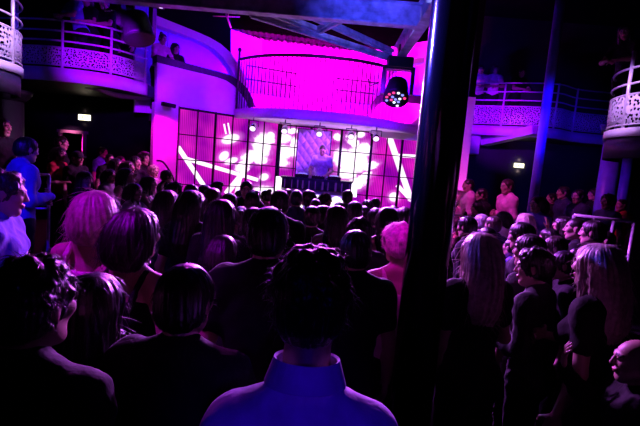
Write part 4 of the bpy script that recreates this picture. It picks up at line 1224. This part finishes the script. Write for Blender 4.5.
# ------------------------------------------------------------------ hair
def hair_mesh(kind):
    h = 0.0055
    long_ = kind in ('long', 'wavy', 'pony', 'bob', 'parted')
    F = Field(np.arange(-0.21, 0.21, h, dtype=np.float32), np.arange(-0.24, 0.18, h, dtype=np.float32), np.arange(-0.50 if long_ else -0.2, 0.24, h, dtype=np.float32))
    t = {'buzz': 0.006, 'short': 0.014, 'quiff': 0.016, 'curly': 0.024, 'long': 0.012, 'wavy': 0.014, 'pony': 0.010, 'bun': 0.012, 'bob': 0.011, 'parted': 0.012, 'cap': 0.01, 'tousled': 0.013}[kind]
    F.el((0, -0.014, 0.034), (0.073 + t, 0.093 + t, 0.083 + t)); F.el((0, -0.035, -0.02), (0.068 + t * .8, 0.068 + t * .8, 0.07), None, 0.03)
    if not long_: F.el((0, -0.048, -0.055), (0.047, 0.03, 0.055), None, 0.03)
    if kind == 'quiff': F.el((0.0, 0.06, 0.105), (0.06, 0.045, 0.03), None, 0.03); F.el((0.02, 0.02, 0.12), (0.06, 0.06, 0.025), None, 0.03)
    if kind == 'tousled':
        for k in range(70):
            a = rng.uniform(0, 6.28); z = rng.uniform(-0.1, 1); r = math.sqrt(max(0, 1 - z * z))
            F.el((0.084 * r * math.cos(a), -0.014 + 0.104 * r * math.sin(a), 0.036 + 0.096 * z), [rng.uniform(0.009, 0.016)] * 3, None, 0.012)
    if kind == 'curly':
        for k in range(46):
            a = rng.uniform(0, 6.28); z = rng.uniform(-0.4, 1); r = math.sqrt(max(0, 1 - z * z))
            p = np.array([0.09 * r * math.cos(a), -0.015 + 0.105 * r * math.sin(a), 0.035 + 0.098 * z])
            F.el(p, [rng.uniform(0.013, 0.023)] * 3, None, 0.008)
    if kind in ('long', 'wavy', 'parted', 'bob'):
        e = {'long': -0.36, 'wavy': -0.30, 'parted': -0.26, 'bob': -0.12}[kind]; wv = 0.014 if kind == 'wavy' else 0.0
        for s in (-1, 1):
            pts = [(s * 0.056, -0.015, 0.05)] + [(s * (0.066 + 0.008 * math.sin(q * 3)) + wv * math.sin(q * 9) * s, -0.03 - 0.035 * q, 0.02 + (e * 0.8 - 0.02) * q) for q in np.linspace(0.1, 1, 6)]
            for a_, b_ in zip(pts, pts[1:]): F.rc(a_, b_, 0.022 + t * .4, 0.022 + t * .3, 0.022)
        pts = [(0, -0.06, 0.05)] + [(wv * math.sin(q * 8), -0.075 - 0.035 * math.sin(q * 2.4), 0.03 + (e - 0.03) * q) for q in np.linspace(0.1, 1, 6)]
        for i, (a_, b_) in enumerate(zip(pts, pts[1:])):
            for x in (-0.045, 0, 0.045): F.rc((a_[0] + x, a_[1], a_[2]), (b_[0] + x, b_[1], b_[2]), 0.04 + t * .4, 0.038 - 0.003 * i + t * .3, 0.05)
        if kind in ('long', 'wavy'):
            for s in (-1, 1): F.rc((s * 0.068, 0.03, 0.03), (s * 0.074, 0.02, -0.17), 0.018, 0.016, 0.03)
    if kind == 'pony':
        pts = [(0, -0.09, 0.07), (0, -0.15, 0.06), (0.01, -0.165, -0.02), (0.012, -0.15, -0.12), (0.01, -0.135, -0.22)]
        for r, (a_, b_) in zip((0.026, 0.034, 0.036, 0.032), zip(pts, pts[1:])): F.rc(a_, b_, r, r * 0.85, 0.02)
    if kind == 'bun': F.el((0, -0.085, 0.115), (0.045, 0.042, 0.04), None, 0.012)
    # clear the face, neck and ears
    fz = 0.035 if kind != 'parted' else 0.03
    F.el((0, 0.125, -0.015 if long_ else 0.0), (0.075 if long_ else 0.086, 0.082, 0.094 if long_ else 0.104), None, 0.015, True)
    F.el((0, 0.06, -0.10), (0.062, 0.09, 0.09), None, 0.015, True)
    if not long_ or kind == 'pony':
        F.el((0, 0.05, -0.145), (0.2, 0.165, 0.098), None, 0.02, True)
        for s in (-1, 1): F.el((s * 0.095, 0.0, -0.01), (0.025, 0.033, 0.045), None, 0.01, True)
    V, Q = F.mesh()
    nrm = np.zeros_like(V); fn = np.cross(V[Q[:, 2]] - V[Q[:, 0]], V[Q[:, 3]] - V[Q[:, 1]])
    for k in range(4): np.add.at(nrm, Q[:, k], fn)
    nrm /= np.linalg.norm(nrm, axis=1)[:, None] + 1e-9
    phi = np.arctan2(V[:, 0], -(V[:, 1] + 0.03))
    amp = {'buzz': 0.001, 'curly': 0.004, 'tousled': 0.002}.get(kind, 0.0035)
    fade = np.clip((0.125 + t - V[:, 2]) / 0.05, 0.15, 1)
    st = np.sin(phi * 17 + 2 * np.sin(V[:, 2] * 14) + 3 * np.sin(phi * 3)) * .6 + np.sin(phi * 31 + 3 * np.sin(V[:, 2] * 11 + phi)) * .5
    V = V + nrm * (amp * st * fade)[:, None]
    # loose strands, each a fine tapered blade lying along the hair
    n = {'buzz': 60, 'short': 420, 'quiff': 420, 'curly': 500, 'long': 420, 'wavy': 480, 'pony': 260, 'bun': 260, 'bob': 420, 'parted': 380, 'cap': 30, 'tousled': 900}[kind]
    nv = []; nf = []; b = len(V)
    pick = rng.integers(0, len(V), n)
    for i in pick:
        p = V[i].copy(); nn = nrm[i]
        if p[1] > 0.075 or nn[2] < -0.6: continue
        dn = np.array([p[0] * 2, (p[1] + 0.03) * 2, -0.12 if long_ else -0.05]); dn -= nn * (dn @ nn)
        if np.linalg.norm(dn) < 1e-4: continue
        dn /= np.linalg.norm(dn); dn = dn + rng.normal(0, 0.6 if kind in ('curly', 'tousled') else 0.25, 3); L = rng.uniform(0.02, 0.045) if not long_ else rng.uniform(0.05, 0.12)
        lift = rng.uniform(0.12, 0.5); side = np.cross(dn, nn); side /= np.linalg.norm(side) + 1e-9
        cur = p + nn * 0.0005; wd = rng.uniform(0.0008, 0.0016); d = dn + nn * lift; d /= np.linalg.norm(d)
        base = b + len(nv); K = 4
        for k in range(K + 1):
            ww = wd * (1 - k / K * 0.85)
            nv.append(cur + side * ww); nv.append(cur + nn * ww * 1.2); nv.append(cur - side * ww); nv.append(cur - nn * ww * .6)
            d = d + (-nn * 0.12 if k < 3 else 0) + np.array([0, 0, -0.1]); d /= np.linalg.norm(d); cur = cur + d * L / K
        for k in range(K):
            o, q = base + k * 4, base + k * 4 + 4
            for m in range(4): nf.append((o + m, o + (m + 1) % 4, q + (m + 1) % 4, q + m))
        nf.append((base + K * 4, base + K * 4 + 1, base + K * 4 + 2, base + K * 4 + 3))
    if nv: V = np.concatenate([V, np.array(nv)]); Q = np.concatenate([Q, np.array(nf, dtype=np.int64)])
    return to_mesh('hair', V, Q, [HAIR['black']])


HM = {k: hair_mesh(k) for k in ('buzz', 'short', 'quiff', 'curly', 'long', 'wavy', 'pony', 'bun', 'bob', 'parted', 'tousled')}


def cap_mesh():
    m = MB(); m.lathe((0, -0.012, 0.03), [(0.092, 0.0), (0.096, 0.03), (0.09, 0.065), (0.065, 0.095), (0.02, 0.108), (0.004, 0.109)], 24)
    for v in m.v: v.y = (v.y + 0.012) * 1.16 - 0.012
    m.prism([(x, 0.085 + 0.075 * math.cos(x * 16), 0.042) for x in np.linspace(-0.085, 0.085, 12)] + [(0.085, 0.06, 0.046), (-0.085, 0.06, 0.046)], (0, 0, 0.006))
    o = m.build('cap', CLOTH['black']); d = o.data; bpy.data.objects.remove(o); return d


CAPM = cap_mesh()


def setmat(o, i, m):
    o.material_slots[i].link = 'OBJECT'; o.material_slots[i].material = m


def person(px, py, D, tpl, yaw, hair, hc, top, bot, label, group, base=0.0, skin='light', pin=None, scale=None, cap=None):
    """stands a person whose crown is seen in direction (px,py) at distance D"""
    T = TPL[tpl]
    extra = {'buzz': .006, 'curly': .022, 'bun': .035}.get(hair, .014)
    crown = at(px, py, D)
    s = scale or (crown.z - base) / (T['H'] + extra)
    o = bpy.data.objects.new('person', T['body']); COL.objects.link(o)
    off = rotz(R_(yaw)) @ (T['hc'] * s)
    o.location = (crown.x - off[0], crown.y - off[1], base); o.rotation_euler = (0, 0, R_(yaw)); o.scale = (s, s, s)
    setmat(o, 0, SKIN[skin]); tag(o, label, 'person', group)

    def kid(nm, me, m, mw=None, par=None):
        c = bpy.data.objects.new(nm, me); COL.objects.link(c); c.parent = par or o
        setmat(c, 0, m)
        if mw is not None: c.matrix_local = mw
        return c
    HMx = Matrix.Translation(Vector(T['hc'])) @ Matrix([list(r) for r in T['HR']]).to_4x4()
    if hair: kid('hair', HM[hair], HAIR[hc], HMx)
    if cap: kid('cap', CAPM, CLOTH[cap], HMx)
    tp_ = kid(T['topname'], T['top'], CLOTH[top])
    if 'collar' in T: kid('collar', T['collar'], CLOTH[top], None, tp_)
    kid('trousers', T['trousers'], CLOTH[bot])
    for m in T['shoes']: kid('shoe', m, SHOE)
    return o


GC = 'crowd facing the stage'; GL = 'guests under the left balcony'; GR = 'crowd on the right of the column'; GB = 'guests up on the balconies'
CROWD = [
    # px, py, D, body, yaw, hair, hair colour, top, bottom, skin, label
    (315, 249, 0.97, 'man_collar', 3, 'tousled', 'black', 'lilac', 'black', 'dark', GC, 'man with short dark hair seen from behind in a blue lit collared shirt'),
    (35, 258, 1.02, 'man', -12, 'tousled', 'dark', 'black', 'black', 'light', GC, 'black silhouetted head with a thin violet rim below the blue sleeved person'),
    (188, 264, 1.25, 'man', -8, 'short', 'black', 'black', 'black', 'light', GC, 'big dark round head directly left of the man in the collared shirt'),
    (97, 272, 1.35, 'woman', -10, 'long', 'black', 'black', 'black', 'light', GC, 'dark woman below the blonde woman, a pink glint on her shoulder'),
    (97, 190, 2.21, 'woman', 8, 'bob', 'blonde', 'pink', 'black', 'light', GC, 'blonde woman with glowing violet hair and bare magenta lit shoulders'),
    (140, 207, 1.88, 'woman', -18, 'bob', 'dark', 'black', 'black', 'light', GC, 'dark bobbed woman with a bright rim of hair and bare pink shoulder'),
    (270, 207, 1.83, 'man', -2, 'short', 'black', 'black', 'black', 'light', GC, 'large dark head just above and left of the collared shirt man'),
    (357, 230, 2.19, 'man', 6, 'short', 'black', 'black', 'black', 'light', GC, 'large dark smooth head just right of the collared shirt man'),
    (226, 235, 2.62, 'woman_tee', -5, 'bob', 'dark', 'black', 'black', 'light', GC, 'short dark haired woman with shiny hair low between two big dark heads'),
    (224, 199, 2.98, 'woman_tee', 0, 'long', 'black', 'black', 'black', 'light', GC, 'woman with long straight black hair rimmed white before the crossed light beams'),
    (194, 190, 3.26, 'woman_tee', -12, 'long', 'dark', 'black', 'black', 'light', GC, 'tall woman with long dark hair and a bright right edge beside the straight haired one'),
    (169, 190, 3.67, 'woman', -20, 'wavy', 'brown', 'navy', 'black', 'light', GC, 'woman with long wavy brown hair left of the tall long haired woman'),
    (360, 218, 3.14, 'man_front', 4, 'curly', 'black', 'charcoal', 'black', 'light', GC, 'curly dark head with glowing rim behind the large smooth head'),
    (400, 223, 2.47, 'woman', 10, 'curly', 'pink', 'pink', 'black', 'light', GC, 'woman with fluffy magenta lit curls against the black column'),
    (254, 207, 3.40, 'woman_tee', 30, 'bob', 'dark', 'black', 'black', 'light', GC, 'dark haired woman turned left whose cheek shows by the large dark head'),
    (230, 193, 4.31, 'man', 0, 'short', 'black', 'black', 'black', 'light', GC, 'short dark head directly behind the straight haired woman'),
    (241, 206, 3.94, 'woman', 5, 'pony', 'dark', 'navy', 'black', 'light', GC, 'small dark head with a ponytail right of the straight haired woman'),
    (313, 206, 3.99, 'man', 0, 'short', 'dark', 'black', 'black', 'light', GC, 'round dark head below the left part of the DJ booth'),
    (337, 205, 3.70, 'woman', 2, 'long', 'dark', 'navy', 'black', 'light', GC, 'long haired woman with violet bare shoulder below the DJ'),
    (376, 208, 4.33, 'man', 8, 'short', 'black', 'black', 'black', 'light', GC, 'dark head with a white halo left of the column'),
    (281, 190, 3.74, 'man', -4, 'short', 'dark', 'black', 'black', 'light', GC, 'broad dark head right under the left end of the DJ booth'),
    (253, 191, 4.61, 'man_front', -6, 'quiff', 'dark', 'navy', 'black', 'light', GC, 'bluish dark head under the small round light patch left of the booth'),
    (297, 190, 5.14, 'man', 0, 'buzz', 'black', 'navy', 'black', 'light', GC, 'close cropped man with visible neck below the booth'),
    (206, 185, 5.42, 'woman', -14, 'long', 'dark', 'black', 'black', 'light', GC, 'dark head whose hair falls in a white edge beside the tall woman'),
    (214, 188, 4.77, 'woman_tee', -10, 'wavy', 'brown', 'charcoal', 'black', 'light', GC, 'brown haired head lit lilac on its right edge behind the straight haired woman'),
    (217, 182, 6.61, 'man_front', -55, 'quiff', 'dark', 'black', 'black', 'light', GC, 'man turned right with a quiff at the foot of the left light beam'),
    (192, 184, 5.01, 'man', -10, 'short', 'black', 'black', 'black', 'light', GC, 'small dark head just behind the tall long haired woman'),
    (176, 182, 5.81, 'man_drink', -30, 'curly', 'dark', 'black', 'black', 'light', GC, 'curly headed man behind the wavy brown haired woman'),
    (167, 170, 7.62, 'man', -50, 'short', 'dark', 'black', 'black', 'light', GC, 'tall dark man before the magenta pier under the cable loop'),
    (247, 181, 5.67, 'man_front', 178, 'short', 'black', 'black', 'black', 'tan', GC, 'man facing away from the stage before the bright light patch'),
    (240, 190, 6.3, 'woman_tee', 150, 'bob', 'dark', 'black', 'black', 'light', GC, 'small face turned to us beside the man facing away from the stage'),
    (266, 189, 6.67, 'woman', 60, 'bun', 'brown', 'white', 'black', 'light', GC, 'woman in profile with hair up left of the DJ booth'),
    (288, 189, 6.31, 'man', 5, 'short', 'dark', 'black', 'black', 'light', GC, 'small dark head right before the left of the DJ booth'),
    (308, 190, 6.04, 'woman_tee', 100, 'long', 'dark', 'white', 'black', 'light', GC, 'woman with violet lit face looking left below the booth centre'),
    (316, 199, 5.50, 'man', 0, 'buzz', 'black', 'charcoal', 'black', 'light', GC, 'low cropped head between the DJ booth ovals and the round dark head'),
    (327, 193, 6.93, 'woman_tee', -80, 'bob', 'dark', 'black', 'black', 'light', GC, 'dark profile looking right below the DJ'),
    (348, 190, 6.39, 'man', -4, 'short', 'dark', 'navy', 'black', 'light', GC, 'tall bluish haired man under the right end of the booth'),
    (355, 201, 5.28, 'woman', 0, 'long', 'black', 'black', 'black', 'light', GC, 'slim long haired head just right of the tall bluish haired man'),
    (368, 200, 6.10, 'man', 4, 'curly', 'dark', 'charcoal', 'black', 'light', GC, 'curly head glowing violet in front of the right video wall'),
    (376, 198, 6.69, 'man', -8, 'short', 'black', 'black', 'black', 'light', GC, 'dark head farther back right of the glowing curly head'),
    (364, 206, 5.62, 'woman', 6, 'bob', 'dark', 'black', 'black', 'light', GC, 'small bobbed head under the glowing curly head'),
    (324, 205, 4.58, 'woman_tee', 2, 'bob', 'dark', 'black', 'black', 'light', GC, 'half hidden bobbed head between the round head and the long haired woman'),
    (340, 202, 4.94, 'man', 0, 'short', 'dark', 'black', 'black', 'light', GC, 'dark head peeking over the long haired woman below the DJ'),
    (387, 207, 3.70, 'woman', 10, 'long', 'dark', 'black', 'black', 'light', GC, 'dark long haired head left of the fluffy magenta curls'),
    (398, 209, 5.01, 'man', 10, 'curly', 'dark', 'charcoal', 'black', 'light', GC, 'curly head near the column before the small white light patch'),
    (394, 206, 5.40, 'man', 8, 'short', 'black', 'black', 'black', 'light', GC, 'small dark head behind the curly one near the column'),
    (400, 217, 4.60, 'woman_tee', 12, 'bun', 'brown', 'black', 'black', 'light', GC, 'low head with hair up above the magenta curls'),
    (405, 207, 4.02, 'man', 12, 'short', 'black', 'black', 'black', 'light', GC, 'dark head cut by the left edge of the column'),
    # left front
    (5, 171, 2.41, 'man_front', -70, 'tousled', 'brown', 'blue', 'black', 'light', GC, 'person in a blue sleeved jacket looking right at the left edge'),
    (27, 137, 4.40, 'man_front', -38, 'short', 'dark', 'blue', 'black', 'light', GC, 'person in a bright blue jacket seen from behind by the low rail'),
    # right
    (468, 216, 4.22, 'man_drink', 55, 'short', 'black', 'black', 'black', 'tan', GR, 'dark haired man in profile just right of the black column, behind the blonde woman'),
    (482, 214, 5.28, 'man', 30, 'short', 'grey', 'navy', 'black', 'light', GR, 'round grey head with a pale crown behind the dark man by the column'),
    (494, 216, 4.90, 'man', 28, 'short', 'brown', 'navy', 'black', 'light', GR, 'brown haired head right of the round grey head'),
    (503, 211, 6.12, 'woman_tee', 55, 'bob', 'dark', 'white', 'black', 'light', GR, 'small bright face lit white below the right exit sign'),
    (488, 227, 3.88, 'man', 30, 'buzz', 'black', 'black', 'black', 'tan', GR, 'cropped head behind the blonde haired woman right of the column'),
    (481, 232, 2.29, 'woman_tee', 18, 'long', 'blonde', 'black', 'black', 'light', GR, 'woman with long blonde hair glowing white just right of the column'),
    (525, 213, 5.37, 'woman', 20, 'long', 'blonde', 'black', 'black', 'light', GR, 'woman whose parted pale hair glows violet left of the blue column'),
    (523, 222, 3.45, 'man_drink', 62, 'short', 'black', 'charcoal', 'black', 'light', GR, 'man in profile with a cap of dark hair below the pale haired woman'),
    (512, 239, 4.31, 'woman_tee', 40, 'buzz', 'dark', 'blue', 'black', 'light', GR, 'short person in blue low between two dark men on the right'),
    (531, 234, 2.80, 'man', 40, 'short', 'dark', 'charcoal', 'black', 'tan', GR, 'dark man with violet lit shoulder before the blue column'),
    (536, 248, 2.48, 'man_front', 48, 'curly', 'dark', 'charcoal', 'black', 'light', GR, 'big curly dark head lit violet on its left side'),
    (549, 228, 4.74, 'woman_tee', 50, 'bob', 'dark', 'lilac', 'black', 'light', GR, 'small face at the foot of the blue column'),
    (563, 216, 5.39, 'woman_up', 40, 'long', 'dark', 'black', 'black', 'light', GR, 'woman with one raised hand right of the blue column'),
    (577, 218, 4.27, 'man', 55, 'buzz', 'dark', 'black', 'black', 'light', GR, 'long pale face under the low rail on the right'),
    (588, 229, 4.99, 'woman_tee', 50, 'bob', 'brown', 'black', 'black', 'light', GR, 'bobbed woman right of the long pale face'),
    (556, 236, 3.62, 'man_front', 50, 'short', 'brown', 'lilac', 'black', 'light', GR, 'brown haired man with arm lit violet left of the long pale face'),
    (566, 248, 2.96, 'woman_tee', 72, 'bun', 'dark', 'black', 'black', 'light', GR, 'woman in sharp profile looking left with violet forehead'),
    (598, 243, 2.14, 'woman_tee', 42, 'long', 'blonde', 'black', 'black', 'light', GR, 'woman with long streaked blonde hair at the right of the crowd'),
    (594, 220, 3.89, 'man', 45, 'short', 'dark', 'black', 'black', 'light', GR, 'man with lit face just under the low rail, right of the long pale face'),
    (606, 231, 4.42, 'man', 62, 'buzz', 'dark', 'navy', 'black', 'light', GR, 'man with a bright face and cropped hair near the right edge'),
    (640, 338, 1.67, 'man_hand', 65, None, 'dark', 'black', 'black', 'light', GR, 'bald violet lit man with one hand raised at the lower right edge'),
    (459, 190, 9.0, 'woman', 88, 'long', 'blonde', 'black', 'black', 'light', GR, 'small blonde woman at the foot of the pink pilaster'),
    (469, 179, 8.6, 'man_front', 78, 'buzz', 'dark', 'pink', 'black', 'light', GR, 'man in a pink lit top beside the pink pilaster'),
    (482, 188, 8.2, 'man_drink', 98, 'short', 'dark', 'black', 'black', 'light', GR, 'dark clothed man right of the man in pink'),
    (508, 179, 8.0, 'man_front', 96, 'short', 'brown', 'pink', 'black', 'light', GR, 'man in a pink lit sleeve below the right exit sign'),
    (477, 202, 7.6, 'woman_tee', 93, 'bob', 'dark', 'black', 'black', 'light', GR, 'small pale face in front of the man in pink'),
    (538, 196, 6.4, 'woman_tee', 118, 'bob', 'dark', 'blue', 'black', 'light', GR, 'small person standing before the blue column'),
    (552, 193, 8.6, 'man', 88, 'short', 'dark', 'black', 'black', 'light', GR, 'dim figure standing right of the blue column'),
    (564, 186, 8.0, 'man', 83, 'short', 'dark', 'navy', 'black', 'light', GR, 'tall dim figure behind the low rail, second from the blue column'),
    (579, 189, 7.2, 'man_front', 98, 'short', 'dark', 'navy', 'black', 'light', GR, 'man with pink lit face behind the low rail'),
    (595, 188, 8.6, 'woman_tee', 88, 'bob', 'dark', 'black', 'black', 'light', GR, 'dim face before the violet column on the right'),
    (609, 194, 6.7, 'woman_tee', 108, 'curly', 'dark', 'denim', 'black', 'light', GR, 'curly haired person in a denim top behind the low rail'),
    (622, 199, 7.6, 'man', 98, 'buzz', 'dark', 'red', 'black', 'tan', GR, 'dim person in a reddish top at the far right behind the low rail'),
    # left, under the balcony
    (154, 165, 8.4, 'woman_tee', -100, 'curly', 'blonde', 'pink', 'black', 'light', GL, 'woman with pale curly hair left of the magenta pier'),
    (144, 152, 8.75, 'man', -102, 'quiff', 'dark', 'black', 'black', 'light', GL, 'tall dark man at the right of the group under the left balcony'),
    (136, 156, 8.3, 'man', -114, 'short', 'dark', 'black', 'black', 'light', GL, 'man with pink lit cheek left of the tall dark man'),
    (129, 161, 7.6, 'woman_tee', -92, 'bob', 'brown', 'white', 'black', 'light', GL, 'woman in a white top under the left balcony'),
    (121, 156, 9.3, 'man', -108, 'short', 'dark', 'black', 'black', 'light', GL, 'man at the back of the group under the left balcony'),
    (117, 158, 7.9, 'woman', -112, 'long', 'dark', 'black', 'black', 'light', GL, 'long haired woman in the middle of the group under the left balcony'),
    (110, 154, 8.6, 'man', -120, 'buzz', 'dark', 'black', 'black', 'light', GL, 'close cropped man with a lit forehead at the left of the group'),
    (127, 168, 6.4, 'woman_up', -104, 'wavy', 'dark', 'grey', 'black', 'light', GL, 'woman lifting one hand in front of the group under the left balcony'),
    (111, 169, 6.9, 'woman_tee', -102, 'bob', 'dark', 'grey', 'black', 'light', GL, 'shorter woman at the left front of the group'),
    (150, 176, 6.2, 'woman_up', -90, 'long', 'brown', 'white', 'black', 'light', GL, 'woman with hand raised below the pale curls'),
    (135, 183, 5.3, 'woman_tee', -87, 'long', 'brown', 'grey', 'black', 'light', GL, 'long haired woman just behind the bobbed woman with the pink shoulder'),
    (103, 147, 9.5, 'man', -92, 'short', 'dark', 'blue', 'black', 'light', GL, 'bluish lit man at the far back under the left balcony'),
    (86, 171, 5.7, 'woman_tee', -117, 'long', 'brown', 'black', 'black', 'light', GL, 'long haired woman in profile right of the pink doorway'),
    (78, 152, 7.4, 'man', -107, 'buzz', 'dark', 'black', 'black', 'tan', GL, 'man in a peaked cap in front of the pink doorway'),
    (62, 136, 8.3, 'man', -72, 'short', 'dark', 'black', 'black', 'light', GL, 'tall dark figure left of the pink doorway curtain'),
    (60, 147, 7.3, 'woman_tee', -92, 'bob', 'dark', 'red', 'black', 'light', GL, 'woman in a red top before the pink doorway'),
    (3, 118, 7.0, 'man', -92, 'short', 'dark', 'black', 'black', 'tan', GL, 'dim man standing at the far left edge under the box balcony'),
]
TOPS = 0.2
for (px, py, D, tp, yw, hr, hcol, top, bot, sk, grp, lb_) in CROWD:
    c = at(px, py, D); base = 0.2 if (c.x < -4.0 and 4.0 < c.y < 10.4) or (c.x > 3.6 and 5.2 < c.y < 10.2) else 0.0
    if px == 27: base = 0.2
    person(px, py, D, tp, yw, hr, hcol, top, bot, lb_, grp, base, sk, cap='charcoal' if px == 78 else None)

# DJ
person(323, 145, 10.42, 'dj', 172, 'buzz', 'dark', 'lilac', 'black', 'DJ in a violet lit tee shirt bent over the decks', 'performers', 0.7)

# balcony guests
ZL, ZR = 3.42, 3.4
BAL = [
    (70, 3, 8.9, 'leaner', 150, 'short', 'dark', 'blue', 'guest in blue with a pale cap of light leaning at the left balcony rail', ZL, None),
    (86, 10, 9.2, 'leaner_f', 175, 'bob', 'dark', 'black', 'dark haired guest at the balcony rail right of the one in blue', ZL, None),
    (104, 10, 9.3, 'leaner', 160, 'buzz', 'dark', 'black', 'guest leaning forward in the middle of the left balcony rail', ZL, None),
    (128, -4, 9.9, 'man', 150, 'short', 'dark', 'pink', 'guest with a pinkish top standing behind the big moving lamp', ZL, None),
    (482, 64, 12.1, 'leaner', 170, 'short', 'dark', 'pink', 'guest in violet lit clothes at the left end of the right balcony', ZR, None),
    (496, 68, 12.0, 'leaner_f', 165, 'bob', 'brown', 'pink', 'guest with a bare violet arm on the right balcony rail', ZR, None),
    (523, 66, 12.1, 'leaner', 190, 'short', 'dark', 'black', 'guest with one lit forearm right of the others on the right balcony', ZR, None),
    (621, 58, 6.9, 'leaner_f', 120, 'long', 'dark', 'black', 'guest with pink lit hands at the near right box rail', 2.86, None),
]
for px, py, D, tp, yw, hr, hcol, top, lb_, z, _ in BAL:
    person(px, py, D, tp, yw, hr, hcol, top, 'black', lb_, GB, z, 'light', scale=0.95)
pa = LP(163, 36, 0.55); person(163, 36, pa.y, 'leaner_f', -140, 'bun', 'brown', 'pink', 'black', 'fair guest peering over the violet parapet by the arch', GB, pa.z - 1.62, scale=0.95)
pa = LP(176, 47, 0.5); person(176, 47, pa.y, 'leaner_f', -150, 'long', 'black', 'black', 'black', 'long dark haired guest leaning on the violet parapet', GB, pa.z - 1.55, scale=0.93)
# box floor the two stand on
fb = MB(); zb_ = LP(176, 47, 0.5).z - 1.60
fb.prism([tuple(LP(150, 90, 0.18).xy) + (zb_ - 0.15,), tuple(LP(250, 90, 0.18).xy) + (zb_ - 0.15,), tuple(LP(250, 90, 0.95).xy) + (zb_ - 0.15,), tuple(LP(150, 90, 0.95).xy) + (zb_ - 0.15,)], (0, 0, 0.14))
struct(fb.build('floor_box_left', M['floor']))
